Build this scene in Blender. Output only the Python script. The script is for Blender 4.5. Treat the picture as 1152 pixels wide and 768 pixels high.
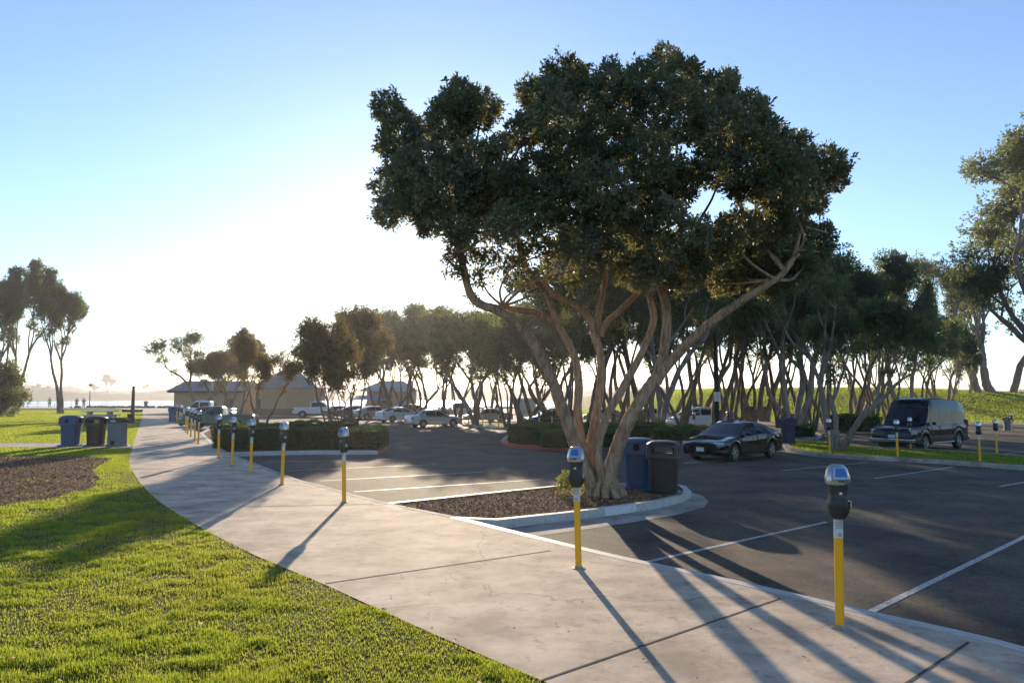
import bpy, bmesh, math, random
import numpy as np
from mathutils import Vector, Matrix
R = math.radians
for o in list(bpy.data.objects): bpy.data.objects.remove(o)
scene = bpy.context.scene
COL = scene.collection

# ------------------------------------------------------------------ camera, world, sun, exposure
F = 820.0; HOR = 445.0; PITCH = math.atan((HOR-384.0)/F)
CAMZ = 2.05
cam_d = bpy.data.cameras.new("camera"); cam = bpy.data.objects.new("camera", cam_d); COL.objects.link(cam)
cam.location = (0, 0, CAMZ); cam.rotation_euler = (R(90)+PITCH, 0, 0)
cam_d.sensor_width = 36; cam_d.lens = F/1152*36; cam_d.clip_start = 0.05; cam_d.clip_end = 9000
scene.camera = cam
SUN_EL, SUN_AZ = R(12.5), R(-5.6)          # azimuth measured from +Y towards +X
w = bpy.data.worlds.new("World"); scene.world = w; w.use_nodes = True
nt = w.node_tree; bg = nt.nodes["Background"]
sky = nt.nodes.new("ShaderNodeTexSky"); sky.sky_type = 'NISHITA'; sky.sun_disc = False
sky.sun_elevation = SUN_EL; sky.sun_rotation = SUN_AZ; sky.altitude = 0
sky.air_density = 1.0; sky.dust_density = 0.12; sky.ozone_density = 3.2
hsv = nt.nodes.new('ShaderNodeHueSaturation'); hsv.inputs['Saturation'].default_value = 0.95
tintn = nt.nodes.new('ShaderNodeMix'); tintn.data_type = 'RGBA'; tintn.blend_type = 'MULTIPLY'; tintn.inputs[0].default_value = 1; tintn.inputs[7].default_value = (.93, .96, 1.05, 1)
nt.links.new(sky.outputs[0], tintn.inputs[6]); nt.links.new(tintn.outputs[2], hsv.inputs['Color']); nt.links.new(hsv.outputs[0], bg.inputs[0]); bg.inputs[1].default_value = 0.094
sl = bpy.data.lights.new("sun", 'SUN'); so = bpy.data.objects.new("sun", sl); COL.objects.link(so)
sl.energy = 3.4; sl.angle = R(0.5); sl.color = (1.0, 0.80, 0.56)
sd = Vector((math.sin(SUN_AZ)*math.cos(SUN_EL), math.cos(SUN_AZ)*math.cos(SUN_EL), math.sin(SUN_EL)))
so.rotation_euler = sd.to_track_quat('Z', 'Y').to_euler()
scene.view_settings.view_transform = 'Standard'; scene.view_settings.look = 'None'
scene.view_settings.exposure = 1.3; scene.view_settings.gamma = 1.0
scene.render.engine = 'CYCLES'
scene.cycles.max_bounces = 6; scene.cycles.transparent_max_bounces = 8

# ------------------------------------------------------------------ ground plane maths
S_ = 0.012
def G(x, y): return -S_*((x-2.5)*.8+(y-7)*.6)
def P(px, py, lv=0.0):
    a = (px-576)/F; b = (384-py)/F
    cp, sp = math.cos(PITCH), math.sin(PITCH)
    d = Vector((a, cp-b*sp, sp+b*cp))
    # z = -S(.8x+.6y) + S(.8*2.5+.6*7) + lv
    k = d.z + S_*(.8*d.x+.6*d.y)
    t = (S_*(2.0+4.2)+lv-CAMZ)/k
    return Vector((d.x*t, d.y*t, CAMZ+d.z*t))
def Q(px, py, D):
    """point seen at a pixel at depth y = D"""
    a = (px-576)/F; b = (384-py)/F
    cp, sp = math.cos(PITCH), math.sin(PITCH)
    t = D/(cp-b*sp)
    return Vector((a*t, D, CAMZ+(sp+b*cp)*t))
LOT = -0.15
def onplane(x, y, lv=0.0): return Vector((x, y, G(x, y)+lv))

# ------------------------------------------------------------------ materials
MATS = {}
def newmat(name):
    m = bpy.data.materials.new(name); m.use_nodes = True
    return m, m.node_tree, m.node_tree.nodes["Principled BSDF"]
def N(nt, t, **kw):
    n = nt.nodes.new(t)
    for k, v in kw.items(): setattr(n, k, v)
    return n
def ramp(nt, stops):
    r = nt.nodes.new("ShaderNodeValToRGB"); e = r.color_ramp.elements
    e[0].position, e[0].color = stops[0][0], (*stops[0][1], 1)
    e[1].position, e[1].color = stops[-1][0], (*stops[-1][1], 1)
    for p, c in stops[1:-1]:
        q = e.new(p); q.color = (*c, 1)
    return r
def noisemat(name, stops, scale=5, detail=8, rough=0.8, bump=0.0, bscale=None, bdist=0.02, spec=0.3, metallic=0, big=None, stretch=None, rnd=0.0, distort=0.0):
    if name in MATS: return MATS[name]
    m, nt, b = newmat(name); L = nt.links.new
    tc = N(nt, "ShaderNodeTexCoord"); src = tc.outputs['Object']
    if stretch:
        mp = N(nt, "ShaderNodeMapping"); mp.inputs['Scale'].default_value = stretch; L(src, mp.inputs[0]); src = mp.outputs[0]
    n = N(nt, "ShaderNodeTexNoise"); n.inputs['Scale'].default_value = scale; n.inputs['Detail'].default_value = detail
    n.inputs['Roughness'].default_value = 0.65; n.inputs['Distortion'].default_value = distort
    L(src, n.inputs['Vector'])
    r = ramp(nt, stops); L(n.outputs[0], r.inputs[0]); col = r.outputs[0]
    if big:
        n2 = N(nt, "ShaderNodeTexNoise"); n2.inputs['Scale'].default_value = big[0]; n2.inputs['Detail'].default_value = 5
        L(src, n2.inputs['Vector'])
        r2 = ramp(nt, [(0.35, (big[1],)*3), (0.68, (big[2],)*3)]); L(n2.outputs[0], r2.inputs[0])
        mx = N(nt, "ShaderNodeMix", data_type='RGBA', blend_type='MULTIPLY'); mx.inputs[0].default_value = 1
        L(col, mx.inputs[6]); L(r2.outputs[0], mx.inputs[7]); col = mx.outputs[2]
    if rnd:
        oi = N(nt, "ShaderNodeObjectInfo"); mr = N(nt, "ShaderNodeMapRange"); mr.inputs[3].default_value = 1-rnd; mr.inputs[4].default_value = 1+rnd
        L(oi.outputs['Random'], mr.inputs[0]); hs = N(nt, "ShaderNodeHueSaturation"); L(mr.outputs[0], hs.inputs['Value']); L(col, hs.inputs['Color']); col = hs.outputs[0]
    L(col, b.inputs['Base Color'])
    b.inputs['Roughness'].default_value = rough; b.inputs['Specular IOR Level'].default_value = spec; b.inputs['Metallic'].default_value = metallic
    if bump:
        n3 = N(nt, "ShaderNodeTexNoise"); n3.inputs['Scale'].default_value = bscale or scale*3; n3.inputs['Detail'].default_value = 6
        L(src, n3.inputs['Vector'])
        bp = N(nt, "ShaderNodeBump"); bp.inputs['Strength'].default_value = bump; bp.inputs['Distance'].default_value = bdist
        L(n3.outputs[0], bp.inputs['Height']); L(bp.outputs[0], b.inputs['Normal'])
    MATS[name] = m; return m
def flat(name, c, rough=0.5, metallic=0, spec=0.5, var=0.12, scale=6, coat=0):
    if name in MATS: return MATS[name]
    lo = tuple(v*(1-var) for v in c); hi = tuple(min(1, v*(1+var)) for v in c)
    m = noisemat(name, [(0.3, lo), (0.7, hi)], scale=scale, rough=rough, metallic=metallic, spec=spec)
    b = m.node_tree.nodes["Principled BSDF"]
    if coat: b.inputs['Coat Weight'].default_value = coat; b.inputs['Coat Roughness'].default_value = 0.03
    return m
def leafmat(name, c1, c2, c3, transl=0.35, tcol=(0.16, 0.2, 0.03), rough=0.5, patch=0.9):
    if name in MATS: return MATS[name]
    m, nt, b = newmat(name); L = nt.links.new
    at = N(nt, "ShaderNodeAttribute", attribute_name="tint")
    r = ramp(nt, [(0.0, c1), (0.5, c2), (1.0, c3)]); L(at.outputs['Fac'], r.inputs[0])
    oi = N(nt, "ShaderNodeObjectInfo"); mr = N(nt, "ShaderNodeMapRange"); mr.inputs[3].default_value = .8; mr.inputs[4].default_value = 1.2
    L(oi.outputs['Random'], mr.inputs[0]); hs = N(nt, "ShaderNodeHueSaturation"); L(mr.outputs[0], hs.inputs['Value']); L(r.outputs[0], hs.inputs['Color'])
    L(hs.outputs[0], b.inputs['Base Color']); b.inputs['Roughness'].default_value = rough; b.inputs['Specular IOR Level'].default_value = 0.4
    tr = N(nt, "ShaderNodeBsdfTranslucent"); mixc = N(nt, "ShaderNodeMix", data_type='RGBA'); mixc.inputs[0].default_value = 0.6
    L(hs.outputs[0], mixc.inputs[6]); mixc.inputs[7].default_value = (*tcol, 1); L(mixc.outputs[2], tr.inputs[0])
    ms = N(nt, "ShaderNodeMixShader"); ms.inputs[0].default_value = transl
    L(b.outputs[0], ms.inputs[1]); L(tr.outputs[0], ms.inputs[2]); L(ms.outputs[0], nt.nodes["Material Output"].inputs[0])
    MATS[name] = m; return m

# ------------------------------------------------------------------ mesh building
class MB:
    def __init__(s): s.v = []; s.f = []; s.m = []
    def add(s, vs, fs, mi=0):
        b = len(s.v); s.v.extend([tuple(v) for v in vs]); s.f.extend([tuple(i+b for i in f) for f in fs]); s.m.extend([mi]*len(fs)); return s
    def box(s, c, d, rz=0, mi=0, taper=1.0):
        cx, cy, cz = c; dx, dy, dz = d[0]/2, d[1]/2, d[2]/2
        ca, sa = math.cos(rz), math.sin(rz); vs = []
        for z, k in ((-dz, 1), (dz, taper)):
            for x, y in ((-dx, -dy), (dx, -dy), (dx, dy), (-dx, dy)):
                x *= k; y *= k
                vs.append((cx+x*ca-y*sa, cy+x*sa+y*ca, cz+z))
        return s.add(vs, [(3, 2, 1, 0), (4, 5, 6, 7), (0, 1, 5, 4), (1, 2, 6, 5), (2, 3, 7, 6), (3, 0, 4, 7)], mi)
    def lathe(s, prof, n=24, c=(0, 0, 0), mi=0, sx=1, sy=1, axis='z', cap=True):
        vs = []
        for r, z in prof:
            for i in range(n):
                a = 2*math.pi*i/n; x, y = r*math.cos(a)*sx, r*math.sin(a)*sy
                if axis == 'z': p = (x, y, z)
                elif axis == 'y': p = (x, z, y)
                else: p = (z, x, y)
                vs.append((c[0]+p[0], c[1]+p[1], c[2]+p[2]))
        fs = []
        for k in range(len(prof)-1):
            for i in range(n):
                j = (i+1) % n; fs.append((k*n+i, k*n+j, (k+1)*n+j, (k+1)*n+i))
        if cap: fs.append(tuple(range(n-1, -1, -1))); fs.append(tuple((len(prof)-1)*n+i for i in range(n)))
        return s.add(vs, fs, mi)
    def tube(s, pts, rad, n=8, mi=0, cap=True, lump=0, seed=0):
        pts = [Vector(p) for p in pts]; rs = rad if hasattr(rad, '__len__') else [rad]*len(pts)
        rng = random.Random(seed); vs = []; up = None
        for k, p in enumerate(pts):
            t = (pts[min(k+1, len(pts)-1)]-pts[max(k-1, 0)])
            if t.length < 1e-6: t = Vector((0, 0, 1))
            t.normalize()
            if up is None: up = t.orthogonal().normalized()
            else:
                up = up-t*up.dot(t)
                up = up.normalized() if up.length > 1e-4 else t.orthogonal().normalized()
            bn = t.cross(up)
            for i in range(n):
                a = 2*math.pi*i/n; rr = rs[k]*(1+lump*rng.uniform(-1, 1))
                vs.append(p+(up*math.cos(a)+bn*math.sin(a))*rr)
        fs = []
        for k in range(len(pts)-1):
            for i in range(n):
                j = (i+1) % n; fs.append((k*n+i, k*n+j, (k+1)*n+j, (k+1)*n+i))
        if cap: fs.append(tuple(range(n-1, -1, -1))); fs.append(tuple((len(pts)-1)*n+i for i in range(n)))
        return s.add(vs, fs, mi)
    def poly(s, pts, mi=0): return s.add(pts, [tuple(range(len(pts)))], mi)
    def prism(s, pts, h, mi=0):
        """pts: bottom polygon (ccw), extruded up by h"""
        n = len(pts); b = [Vector(p) for p in pts]; t = [p+Vector((0, 0, h)) for p in b]
        return s.add(b+t, [tuple(range(n-1, -1, -1)), tuple(range(n, 2*n))]+[(i, (i+1) % n, n+(i+1) % n, n+i) for i in range(n)], mi)
    def mesh(s, name, mats, smooth=False, angle=None):
        me = bpy.data.meshes.new(name); me.from_pydata(s.v, [], s.f)
        for m in (mats if isinstance(mats, (list, tuple)) else [mats]): me.materials.append(m)
        me.polygons.foreach_set('material_index', s.m)
        if smooth: me.polygons.foreach_set('use_smooth', [True]*len(s.f))
        bm = bmesh.new(); bm.from_mesh(me); bmesh.ops.recalc_face_normals(bm, faces=bm.faces)
        if smooth and angle:
            for e in bm.edges:
                if len(e.link_faces) == 2 and e.calc_face_angle(0) > R(angle): e.smooth = False
        bm.to_mesh(me); bm.free(); me.update()
        return me
    def build(s, name, mats, parent=None, smooth=False, angle=35, loc=None, bevel=0):
        o = bpy.data.objects.new(name, s.mesh(name, mats, smooth, angle)); COL.objects.link(o)
        if parent: o.parent = parent
        if loc is not None: o.location = loc
        if bevel:
            b = o.modifiers.new("bevel", 'BEVEL'); b.width = bevel; b.segments = 2; b.limit_method = 'ANGLE'; b.angle_limit = R(40)
        return o
def tag(o, label=None, cat=None, group=None, kind=None):
    if label: o['label'] = label
    if cat: o['category'] = cat
    if group: o['group'] = group
    if kind: o['kind'] = kind
    return o
def thing(name, label, cat, loc=(0, 0, 0), rz=0, group=None):
    o = bpy.data.objects.new(name, None); COL.objects.link(o); o.empty_display_size = .3
    o.location = loc; o.rotation_euler = (0, 0, rz); return tag(o, label, cat, group)
def dup(root, loc, rz=0, label=None, group=None, scale=1.0):
    def cp(o, par):
        c = o.copy(); COL.objects.link(c)
        if par: c.parent = par
        for ch in [k for k in COL.objects if k.parent == o]: cp(ch, c)
        return c
    r = cp(root, None); r.location = loc; r.rotation_euler = (0, 0, rz)
    r.scale = (scale,)*3 if not hasattr(scale, '__len__') else scale
    if label: r['label'] = label
    if group: r['group'] = group
    return r
def npmesh(name, V, Fq, mat, tint=None, smooth=False):
    """fast mesh from numpy arrays; Fq (n,k) faces; tint per face"""
    me = bpy.data.meshes.new(name); k = Fq.shape[1]
    me.vertices.add(len(V)); me.vertices.foreach_set('co', V.astype(np.float32).ravel())
    me.loops.add(Fq.size); me.loops.foreach_set('vertex_index', Fq.astype(np.int32).ravel())
    me.polygons.add(len(Fq)); me.polygons.foreach_set('loop_start', np.arange(0, Fq.size, k, dtype=np.int32))
    me.polygons.foreach_set('loop_total', np.full(len(Fq), k, dtype=np.int32))
    if tint is not None:
        a = me.attributes.new('tint', 'FLOAT', 'FACE'); a.data.foreach_set('value', tint.astype(np.float32))
    me.materials.append(mat); me.update(calc_edges=True); me.validate()
    return me
def unit(v): return v/np.maximum(np.linalg.norm(v, axis=-1, keepdims=True), 1e-9)
def leaf_quads(c, d, ln, wd, rng, fold=0.25):
    """rhombic leaves at centres c pointing along d (n,3)"""
    n = len(c); d = unit(d); s = unit(np.cross(d, rng.normal(size=(n, 3)))); nn = np.cross(d, s)
    ln = np.broadcast_to(ln, n)[:, None]; wd = np.broadcast_to(wd, n)[:, None]
    a = c; b = c+d*ln*.55+s*wd*.5+nn*wd*fold; e = c+d*ln; f = c+d*ln*.55-s*wd*.5+nn*wd*fold
    V = np.stack([a, b, e, f], 1).reshape(-1, 3); Fq = np.arange(4*n).reshape(n, 4)
    return V, Fq
def clumps(cent, rad, nros, nleaf, ln, wd, rng, squash=.8, shell=.55, tint_sd=.12):
    """foliage: rosettes of leaves spread through round clumps"""
    cs = []; ds = []; ts = []
    for c, r in zip(cent, rad):
        m = max(4, int(nros*(r/np.mean(rad))**2))
        u = unit(rng.normal(size=(m, 3))); q = r*(shell+(1-shell)*rng.random((m, 1))**.5)*(1+.18*rng.normal(size=(m, 1)))
        p = np.array(c)+u*q*np.array([1, 1, squash]); t0 = rng.normal(.5, .2)
        for rp, ru in zip(p, u):
            ax = unit(ru+np.array([0, 0, .35])+.35*rng.normal(size=3))
            dd = unit(ax[None]*.75+rng.normal(size=(nleaf, 3))*.75)
            cs.append(rp+dd*ln*.15+rng.normal(size=(nleaf, 3))*ln*.35); ds.append(dd); ts.append(np.clip(rng.normal(t0+.1*rng.normal(), tint_sd, nleaf), 0, 1))
    C = np.concatenate(cs); D = np.concatenate(ds); T = np.concatenate(ts)
    V, Fq = leaf_quads(C, D, ln*rng.uniform(.7, 1.25, len(C)), wd*rng.uniform(.7, 1.25, len(C)), rng)
    return V, Fq, T
def link(name, me, parent=None, loc=None):
    o = bpy.data.objects.new(name, me); COL.objects.link(o)
    if parent: o.parent = parent
    if loc is not None: o.location = loc
    return o
# ------------------------------------------------------------------ surfaces
def asphalt_mat():
    m, nt, b = newmat("asphalt"); L = nt.links.new
    tc = N(nt, "ShaderNodeTexCoord"); src = tc.outputs['Object']
    n1 = N(nt, "ShaderNodeTexNoise"); n1.inputs['Scale'].default_value = 130; n1.inputs['Detail'].default_value = 4; L(src, n1.inputs[0])
    r1 = ramp(nt, [(0.3, (.032, .027, .022)), (0.52, (.074, .062, .050)), (0.68, (.23, .195, .16))]); L(n1.outputs[0], r1.inputs[0])
    n2 = N(nt, "ShaderNodeTexNoise"); n2.inputs['Scale'].default_value = .55; n2.inputs['Detail'].default_value = 9; n2.inputs['Roughness'].default_value = .7; L(src, n2.inputs[0])
    r2 = ramp(nt, [(0.36, (.6, .6, .63)), (0.5, (1.05, 1.05, 1.05)), (.64, (1.6, 1.5, 1.35))]); L(n2.outputs[0], r2.inputs[0])
    mx = N(nt, "ShaderNodeMix", data_type='RGBA', blend_type='MULTIPLY'); mx.inputs[0].default_value = 1
    L(r1.outputs[0], mx.inputs[6]); L(r2.outputs[0], mx.inputs[7])
    vo = N(nt, "ShaderNodeTexVoronoi", feature='DISTANCE_TO_EDGE'); vo.inputs['Scale'].default_value = .33
    nd = N(nt, "ShaderNodeTexNoise"); nd.inputs['Scale'].default_value = 1.6; nd.inputs['Detail'].default_value = 6; L(src, nd.inputs[0])
    ad = N(nt, "ShaderNodeMix", data_type='RGBA', blend_type='ADD'); ad.inputs[0].default_value = .9; L(src, ad.inputs[6]); L(nd.outputs[1], ad.inputs[7]); L(ad.outputs[2], vo.inputs['Vector'])
    rc = ramp(nt, [(0.0, (.35, .35, .35)), (0.008, (1, 1, 1))]); L(vo.outputs[0], rc.inputs[0])
    mc = N(nt, "ShaderNodeMix", data_type='RGBA', blend_type='MULTIPLY'); mc.inputs[0].default_value = .6
    vo2 = N(nt, "ShaderNodeTexVoronoi"); vo2.inputs['Scale'].default_value = .45; vo2.inputs['Randomness'].default_value = 1; L(ad.outputs[2], vo2.inputs['Vector'])
    ro = ramp(nt, [(0.0, (.42, .42, .44)), (0.09, (.55, .55, .56)), (0.2, (1, 1, 1))]); L(vo2.outputs[0], ro.inputs[0])
    n5 = N(nt, "ShaderNodeTexNoise"); n5.inputs['Scale'].default_value = 14; n5.inputs['Detail'].default_value = 9; n5.inputs['Roughness'].default_value = .75; L(src, n5.inputs[0])
    r5 = ramp(nt, [(0.38, (.72, .72, .74)), (0.6, (1.3, 1.27, 1.2))]); L(n5.outputs[0], r5.inputs[0])
    mo = N(nt, "ShaderNodeMix", data_type='RGBA', blend_type='MULTIPLY'); mo.inputs[0].default_value = .75; L(mx.outputs[2], mo.inputs[6]); L(ro.outputs[0], mo.inputs[7])
    m6 = N(nt, "ShaderNodeMix", data_type='RGBA', blend_type='MULTIPLY'); m6.inputs[0].default_value = 1; L(mo.outputs[2], m6.inputs[6]); L(r5.outputs[0], m6.inputs[7])
    L(m6.outputs[2], mc.inputs[6]); L(rc.outputs[0], mc.inputs[7]); L(mc.outputs[2], b.inputs['Base Color'])
    b.inputs['Roughness'].default_value = .85; b.inputs['Specular IOR Level'].default_value = .2
    bp = N(nt, "ShaderNodeBump"); bp.inputs['Strength'].default_value = .55; bp.inputs['Distance'].default_value = .012
    L(n1.outputs[0], bp.inputs['Height']); L(bp.outputs[0], b.inputs['Normal']); return m
def concrete_mat(name, base, speck=.85, stain=True, seed=0):
    m, nt, b = newmat(name); L = nt.links.new
    tc = N(nt, "ShaderNodeTexCoord"); mp = N(nt, "ShaderNodeMapping"); mp.inputs['Location'].default_value = (seed, seed*.7, 0); L(tc.outputs['Object'], mp.inputs[0]); src = mp.outputs[0]
    n1 = N(nt, "ShaderNodeTexNoise"); n1.inputs['Scale'].default_value = 1.3; n1.inputs['Detail'].default_value = 10; n1.inputs['Roughness'].default_value = .68; L(src, n1.inputs[0])
    r1 = ramp(nt, [(0.36, tuple(v*.62 for v in base)), (0.5, base), (0.62, tuple(min(1, v*1.3) for v in base))]); L(n1.outputs[0], r1.inputs[0])
    n2 = N(nt, "ShaderNodeTexNoise"); n2.inputs['Scale'].default_value = 95; n2.inputs['Detail'].default_value = 5; L(src, n2.inputs[0])
    r2 = ramp(nt, [(0.3, (speck,)*3), (0.6, (1.06,)*3)]); L(n2.outputs[0], r2.inputs[0])
    mx = N(nt, "ShaderNodeMix", data_type='RGBA', blend_type='MULTIPLY'); mx.inputs[0].default_value = 1; L(r1.outputs[0], mx.inputs[6]); L(r2.outputs[0], mx.inputs[7])
    col = mx.outputs[2]
    if stain:
        n3 = N(nt, "ShaderNodeTexNoise"); n3.inputs['Scale'].default_value = 7; n3.inputs['Detail'].default_value = 8; n3.inputs['Distortion'].default_value = .8; L(src, n3.inputs[0])
        r3 = ramp(nt, [(0.3, (.5, .45, .4)), (0.42, (1, 1, 1))]); L(n3.outputs[0], r3.inputs[0])
        m3 = N(nt, "ShaderNodeMix", data_type='RGBA', blend_type='MULTIPLY'); m3.inputs[0].default_value = .55; L(col, m3.inputs[6]); L(r3.outputs[0], m3.inputs[7]); col = m3.outputs[2]
    if stain:
        vs_ = N(nt, "ShaderNodeTexVoronoi"); vs_.inputs['Scale'].default_value = 2.6; L(src, vs_.inputs['Vector'])
        rs_ = ramp(nt, [(0.0, (.45, .42, .4)), (0.035, (.5, .47, .45)), (0.05, (1, 1, 1))]); L(vs_.outputs[0], rs_.inputs[0])
        m4 = N(nt, "ShaderNodeMix", data_type='RGBA', blend_type='MULTIPLY'); m4.inputs[0].default_value = .6; L(col, m4.inputs[6]); L(rs_.outputs[0], m4.inputs[7]); col = m4.outputs[2]
        nw = N(nt, "ShaderNodeTexNoise"); nw.inputs['Scale'].default_value = 1.1; nw.inputs['Detail'].default_value = 8; L(src, nw.inputs[0])
        aw = N(nt, "ShaderNodeMix", data_type='RGBA', blend_type='ADD'); aw.inputs[0].default_value = 1.2; L(src, aw.inputs[6]); L(nw.outputs[1], aw.inputs[7])
        vc = N(nt, "ShaderNodeTexVoronoi", feature='DISTANCE_TO_EDGE'); vc.inputs['Scale'].default_value = .22; L(aw.outputs[2], vc.inputs['Vector'])
        rk_ = ramp(nt, [(0.0, (.35, .32, .3)), (0.0022, (1, 1, 1))]); L(vc.outputs[0], rk_.inputs[0])
        m5 = N(nt, "ShaderNodeMix", data_type='RGBA', blend_type='MULTIPLY'); m5.inputs[0].default_value = .7; L(col, m5.inputs[6]); L(rk_.outputs[0], m5.inputs[7]); col = m5.outputs[2]
    L(col, b.inputs['Base Color']); b.inputs['Roughness'].default_value = .86; b.inputs['Specular IOR Level'].default_value = .2
    bp = N(nt, "ShaderNodeBump"); bp.inputs['Strength'].default_value = .25; bp.inputs['Distance'].default_value = .006
    L(n2.outputs[0], bp.inputs['Height']); L(bp.outputs[0], b.inputs['Normal']); return m
M_asph = asphalt_mat()
M_walk = concrete_mat("walk concrete", (.50, .395, .295))
M_kerb = concrete_mat("kerb concrete", (.36, .33, .29), seed=9)
M_path = concrete_mat("pale path concrete", (.44, .40, .35), seed=4)
M_joint = flat("joint dirt", (.05, .042, .033), .95, var=.4, scale=40)
M_soilbase = noisemat("soil", [(.3, (.07, .05, .035)), (.7, (.14, .1, .07))], scale=12, rough=.95, bump=.5)
M_turf = noisemat("turf", [(.25, (.075, .065, .025)), (.5, (.085, .105, .022)), (.78, (.125, .155, .03))], scale=9, detail=12, rough=.9, bump=.9, bscale=60, bdist=.05, big=(.35, .75, 1.25), spec=.1)
M_mulch = noisemat("mulch", [(.28, (.035, .02, .012)), (.5, (.13, .075, .045)), (.72, (.34, .22, .14))], scale=34, detail=10, rough=.95, bump=1.0, bscale=40, bdist=.05, big=(1.4, .6, 1.25), spec=.1)
M_sand = noisemat("sand", [(.3, (.36, .27, .19)), (.7, (.5, .4, .29))], scale=.5, rough=.95)

def worn_paint(name, c, wear=.5, scale=26):
    m, nt, b = newmat(name); L = nt.links.new
    tc = N(nt, "ShaderNodeTexCoord"); n = N(nt, "ShaderNodeTexNoise"); n.inputs['Scale'].default_value = scale; n.inputs['Detail'].default_value = 9; n.inputs['Roughness'].default_value = .75
    L(tc.outputs['Object'], n.inputs[0])
    r = ramp(nt, [(wear-.12, (.07, .065, .06)), (wear, tuple(v*.75 for v in c)), (min(1, wear+.2), c)]); L(n.outputs[0], r.inputs[0]); L(r.outputs[0], b.inputs['Base Color'])
    b.inputs['Roughness'].default_value = .65; return m
M_line = worn_paint("worn white line paint", (.6, .6, .58), .5)
M_kwhite = worn_paint("worn white kerb paint", (.66, .66, .64), .34, 14)
M_kold = worn_paint("old grey white kerb paint", (.50, .49, .46), .38, 9)
M_kred = worn_paint("red kerb paint", (.36, .05, .04), .3)
M_kblue = worn_paint("blue kerb paint", (.03, .13, .42), .25)

def sheet(name, pts, mat, kind='structure'):
    o = MB().poly(pts).build(name, mat); return tag(o, kind=kind)
def px(*a, lv=0.0): return [P(x, y, lv) for x, y in a]
def smooth_line(pts, n=6):
    """Catmull-Rom through points"""
    out = []
    for i in range(len(pts)-1):
        p0, p1, p2, p3 = pts[max(i-1, 0)], pts[i], pts[i+1], pts[min(i+2, len(pts)-1)]
        for k in range(n):
            t = k/n
            out.append(.5*((2*p1)+(p2-p0)*t+(2*p0-5*p1+4*p2-p3)*t*t+(3*p1-p0-3*p2+p3)*t**3))
    out.append(pts[-1]); return out

# ground sheet: one big terrain sheet; flat near, shore on the left/centre, berm on the right
def berm(x, y):
    """extra height of the grassy bank beyond the lot, right of centre"""
    a = min(max((y-88)/45, 0), 1); a = a*a*(3-2*a)
    b = min(max((x-8)/30, 0), 1); b = b*b*(3-2*b)
    return a*b
def terr(x, y):
    z = G(min(max(x, -140), 120), min(max(y, -60), 140))-.20
    bb = berm(x, y)
    z = z*(1-bb)+(3.1+.4*math.sin(x*.04)+.2*math.sin(x*.11+y*.05))*bb if bb > 0 else z
    sh = min(max((y-138)/14, 0), 1)*(1-min(max((x+5)/25, 0), 1))
    z = z*(1-sh)+(-5.0)*sh
    far = min(max((y-260)/60, 0), 1)
    return z*(1-far)+(-5.0)*far
def axis(lo, hi, c0, c1, step, g=1.35):
    a = list(np.arange(c0, c1+1e-6, step)); s = step
    v = c0; L_ = []
    while v > lo: s *= g; v -= s; L_.append(max(v, lo))
    s = step; v = c1; H_ = []
    while v < hi: s *= g; v += s; H_.append(min(v, hi))
    return sorted(set([round(float(q), 3) for q in L_+a+H_]))
xs = axis(-3000, 3000, -80, 130, 5); ys = axis(-400, 3500, -20, 320, 5)
V = [(x, y, terr(x, y)) for y in ys for x in xs]; nx = len(xs)
Fc = [(j*nx+i, j*nx+i+1, (j+1)*nx+i+1, (j+1)*nx+i) for j in range(len(ys)-1) for i in range(nx-1)]
tag(MB().add(V, Fc).build('ground', M_turf, smooth=True, angle=None), kind='structure')
# bay water
mw, ntw, bw = newmat("bay water"); bw.inputs['Base Color'].default_value = (.12, .19, .23, 1); bw.inputs['Roughness'].default_value = .18
nn = N(ntw, "ShaderNodeTexNoise"); nn.inputs['Scale'].default_value = .35; nn.inputs['Detail'].default_value = 6
tcw = N(ntw, "ShaderNodeTexCoord"); mpw = N(ntw, "ShaderNodeMapping"); mpw.inputs['Scale'].default_value = (.5, 1.5, 1); ntw.links.new(tcw.outputs['Object'], mpw.inputs[0]); ntw.links.new(mpw.outputs[0], nn.inputs[0])
bpw = N(ntw, "ShaderNodeBump"); bpw.inputs['Strength'].default_value = .4; bpw.inputs['Distance'].default_value = .4; ntw.links.new(nn.outputs[0], bpw.inputs['Height']); ntw.links.new(bpw.outputs[0], bw.inputs['Normal'])
tag(MB().poly([(-2900, 140, -3.4), (2900, 140, -3.4), (2900, 3400, -3.4), (-2900, 3400, -3.4)]).build('water', mw), kind='structure')

# ---- sidewalk edges in picture coordinates -> world
KERB = [(1700, 905), (1420, 815), (1152, 727), (980, 687), (850, 657), (760, 638), (694, 624), (622, 607), (560, 592), (514, 581), (427, 563), (360, 545), (333, 538), (285, 520), (266, 512.5), (242, 501), (227, 490), (214, 478), (205, 470), (196, 462.5), (191, 458.5)]
LEFT = [(760, 830), (610, 765), (480, 709), (365, 657), (310, 634), (270, 616), (210, 584), (170, 556), (151, 533), (145, 518), (150, 499), (157, 478), (160, 469), (160, 463), (158, 459)]
kw = smooth_line([P(*p) for p in KERB], 5); lw = smooth_line([P(*p) for p in LEFT], 5)
# extend the near end of the left edge behind the camera's frame
lw = [P(1500, 1200)]+lw
def resample(line, n):
    d = [0]
    for a, b in zip(line, line[1:]): d.append(d[-1]+(b-a).length)
    out = []
    for k in range(n):
        t = d[-1]*k/(n-1); i = max(0, min(len(d)-2, int(np.searchsorted(d, t))-1)); u = (t-d[i])/max(d[i+1]-d[i], 1e-6)
        out.append(line[i].lerp(line[i+1], u))
    return out
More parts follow.
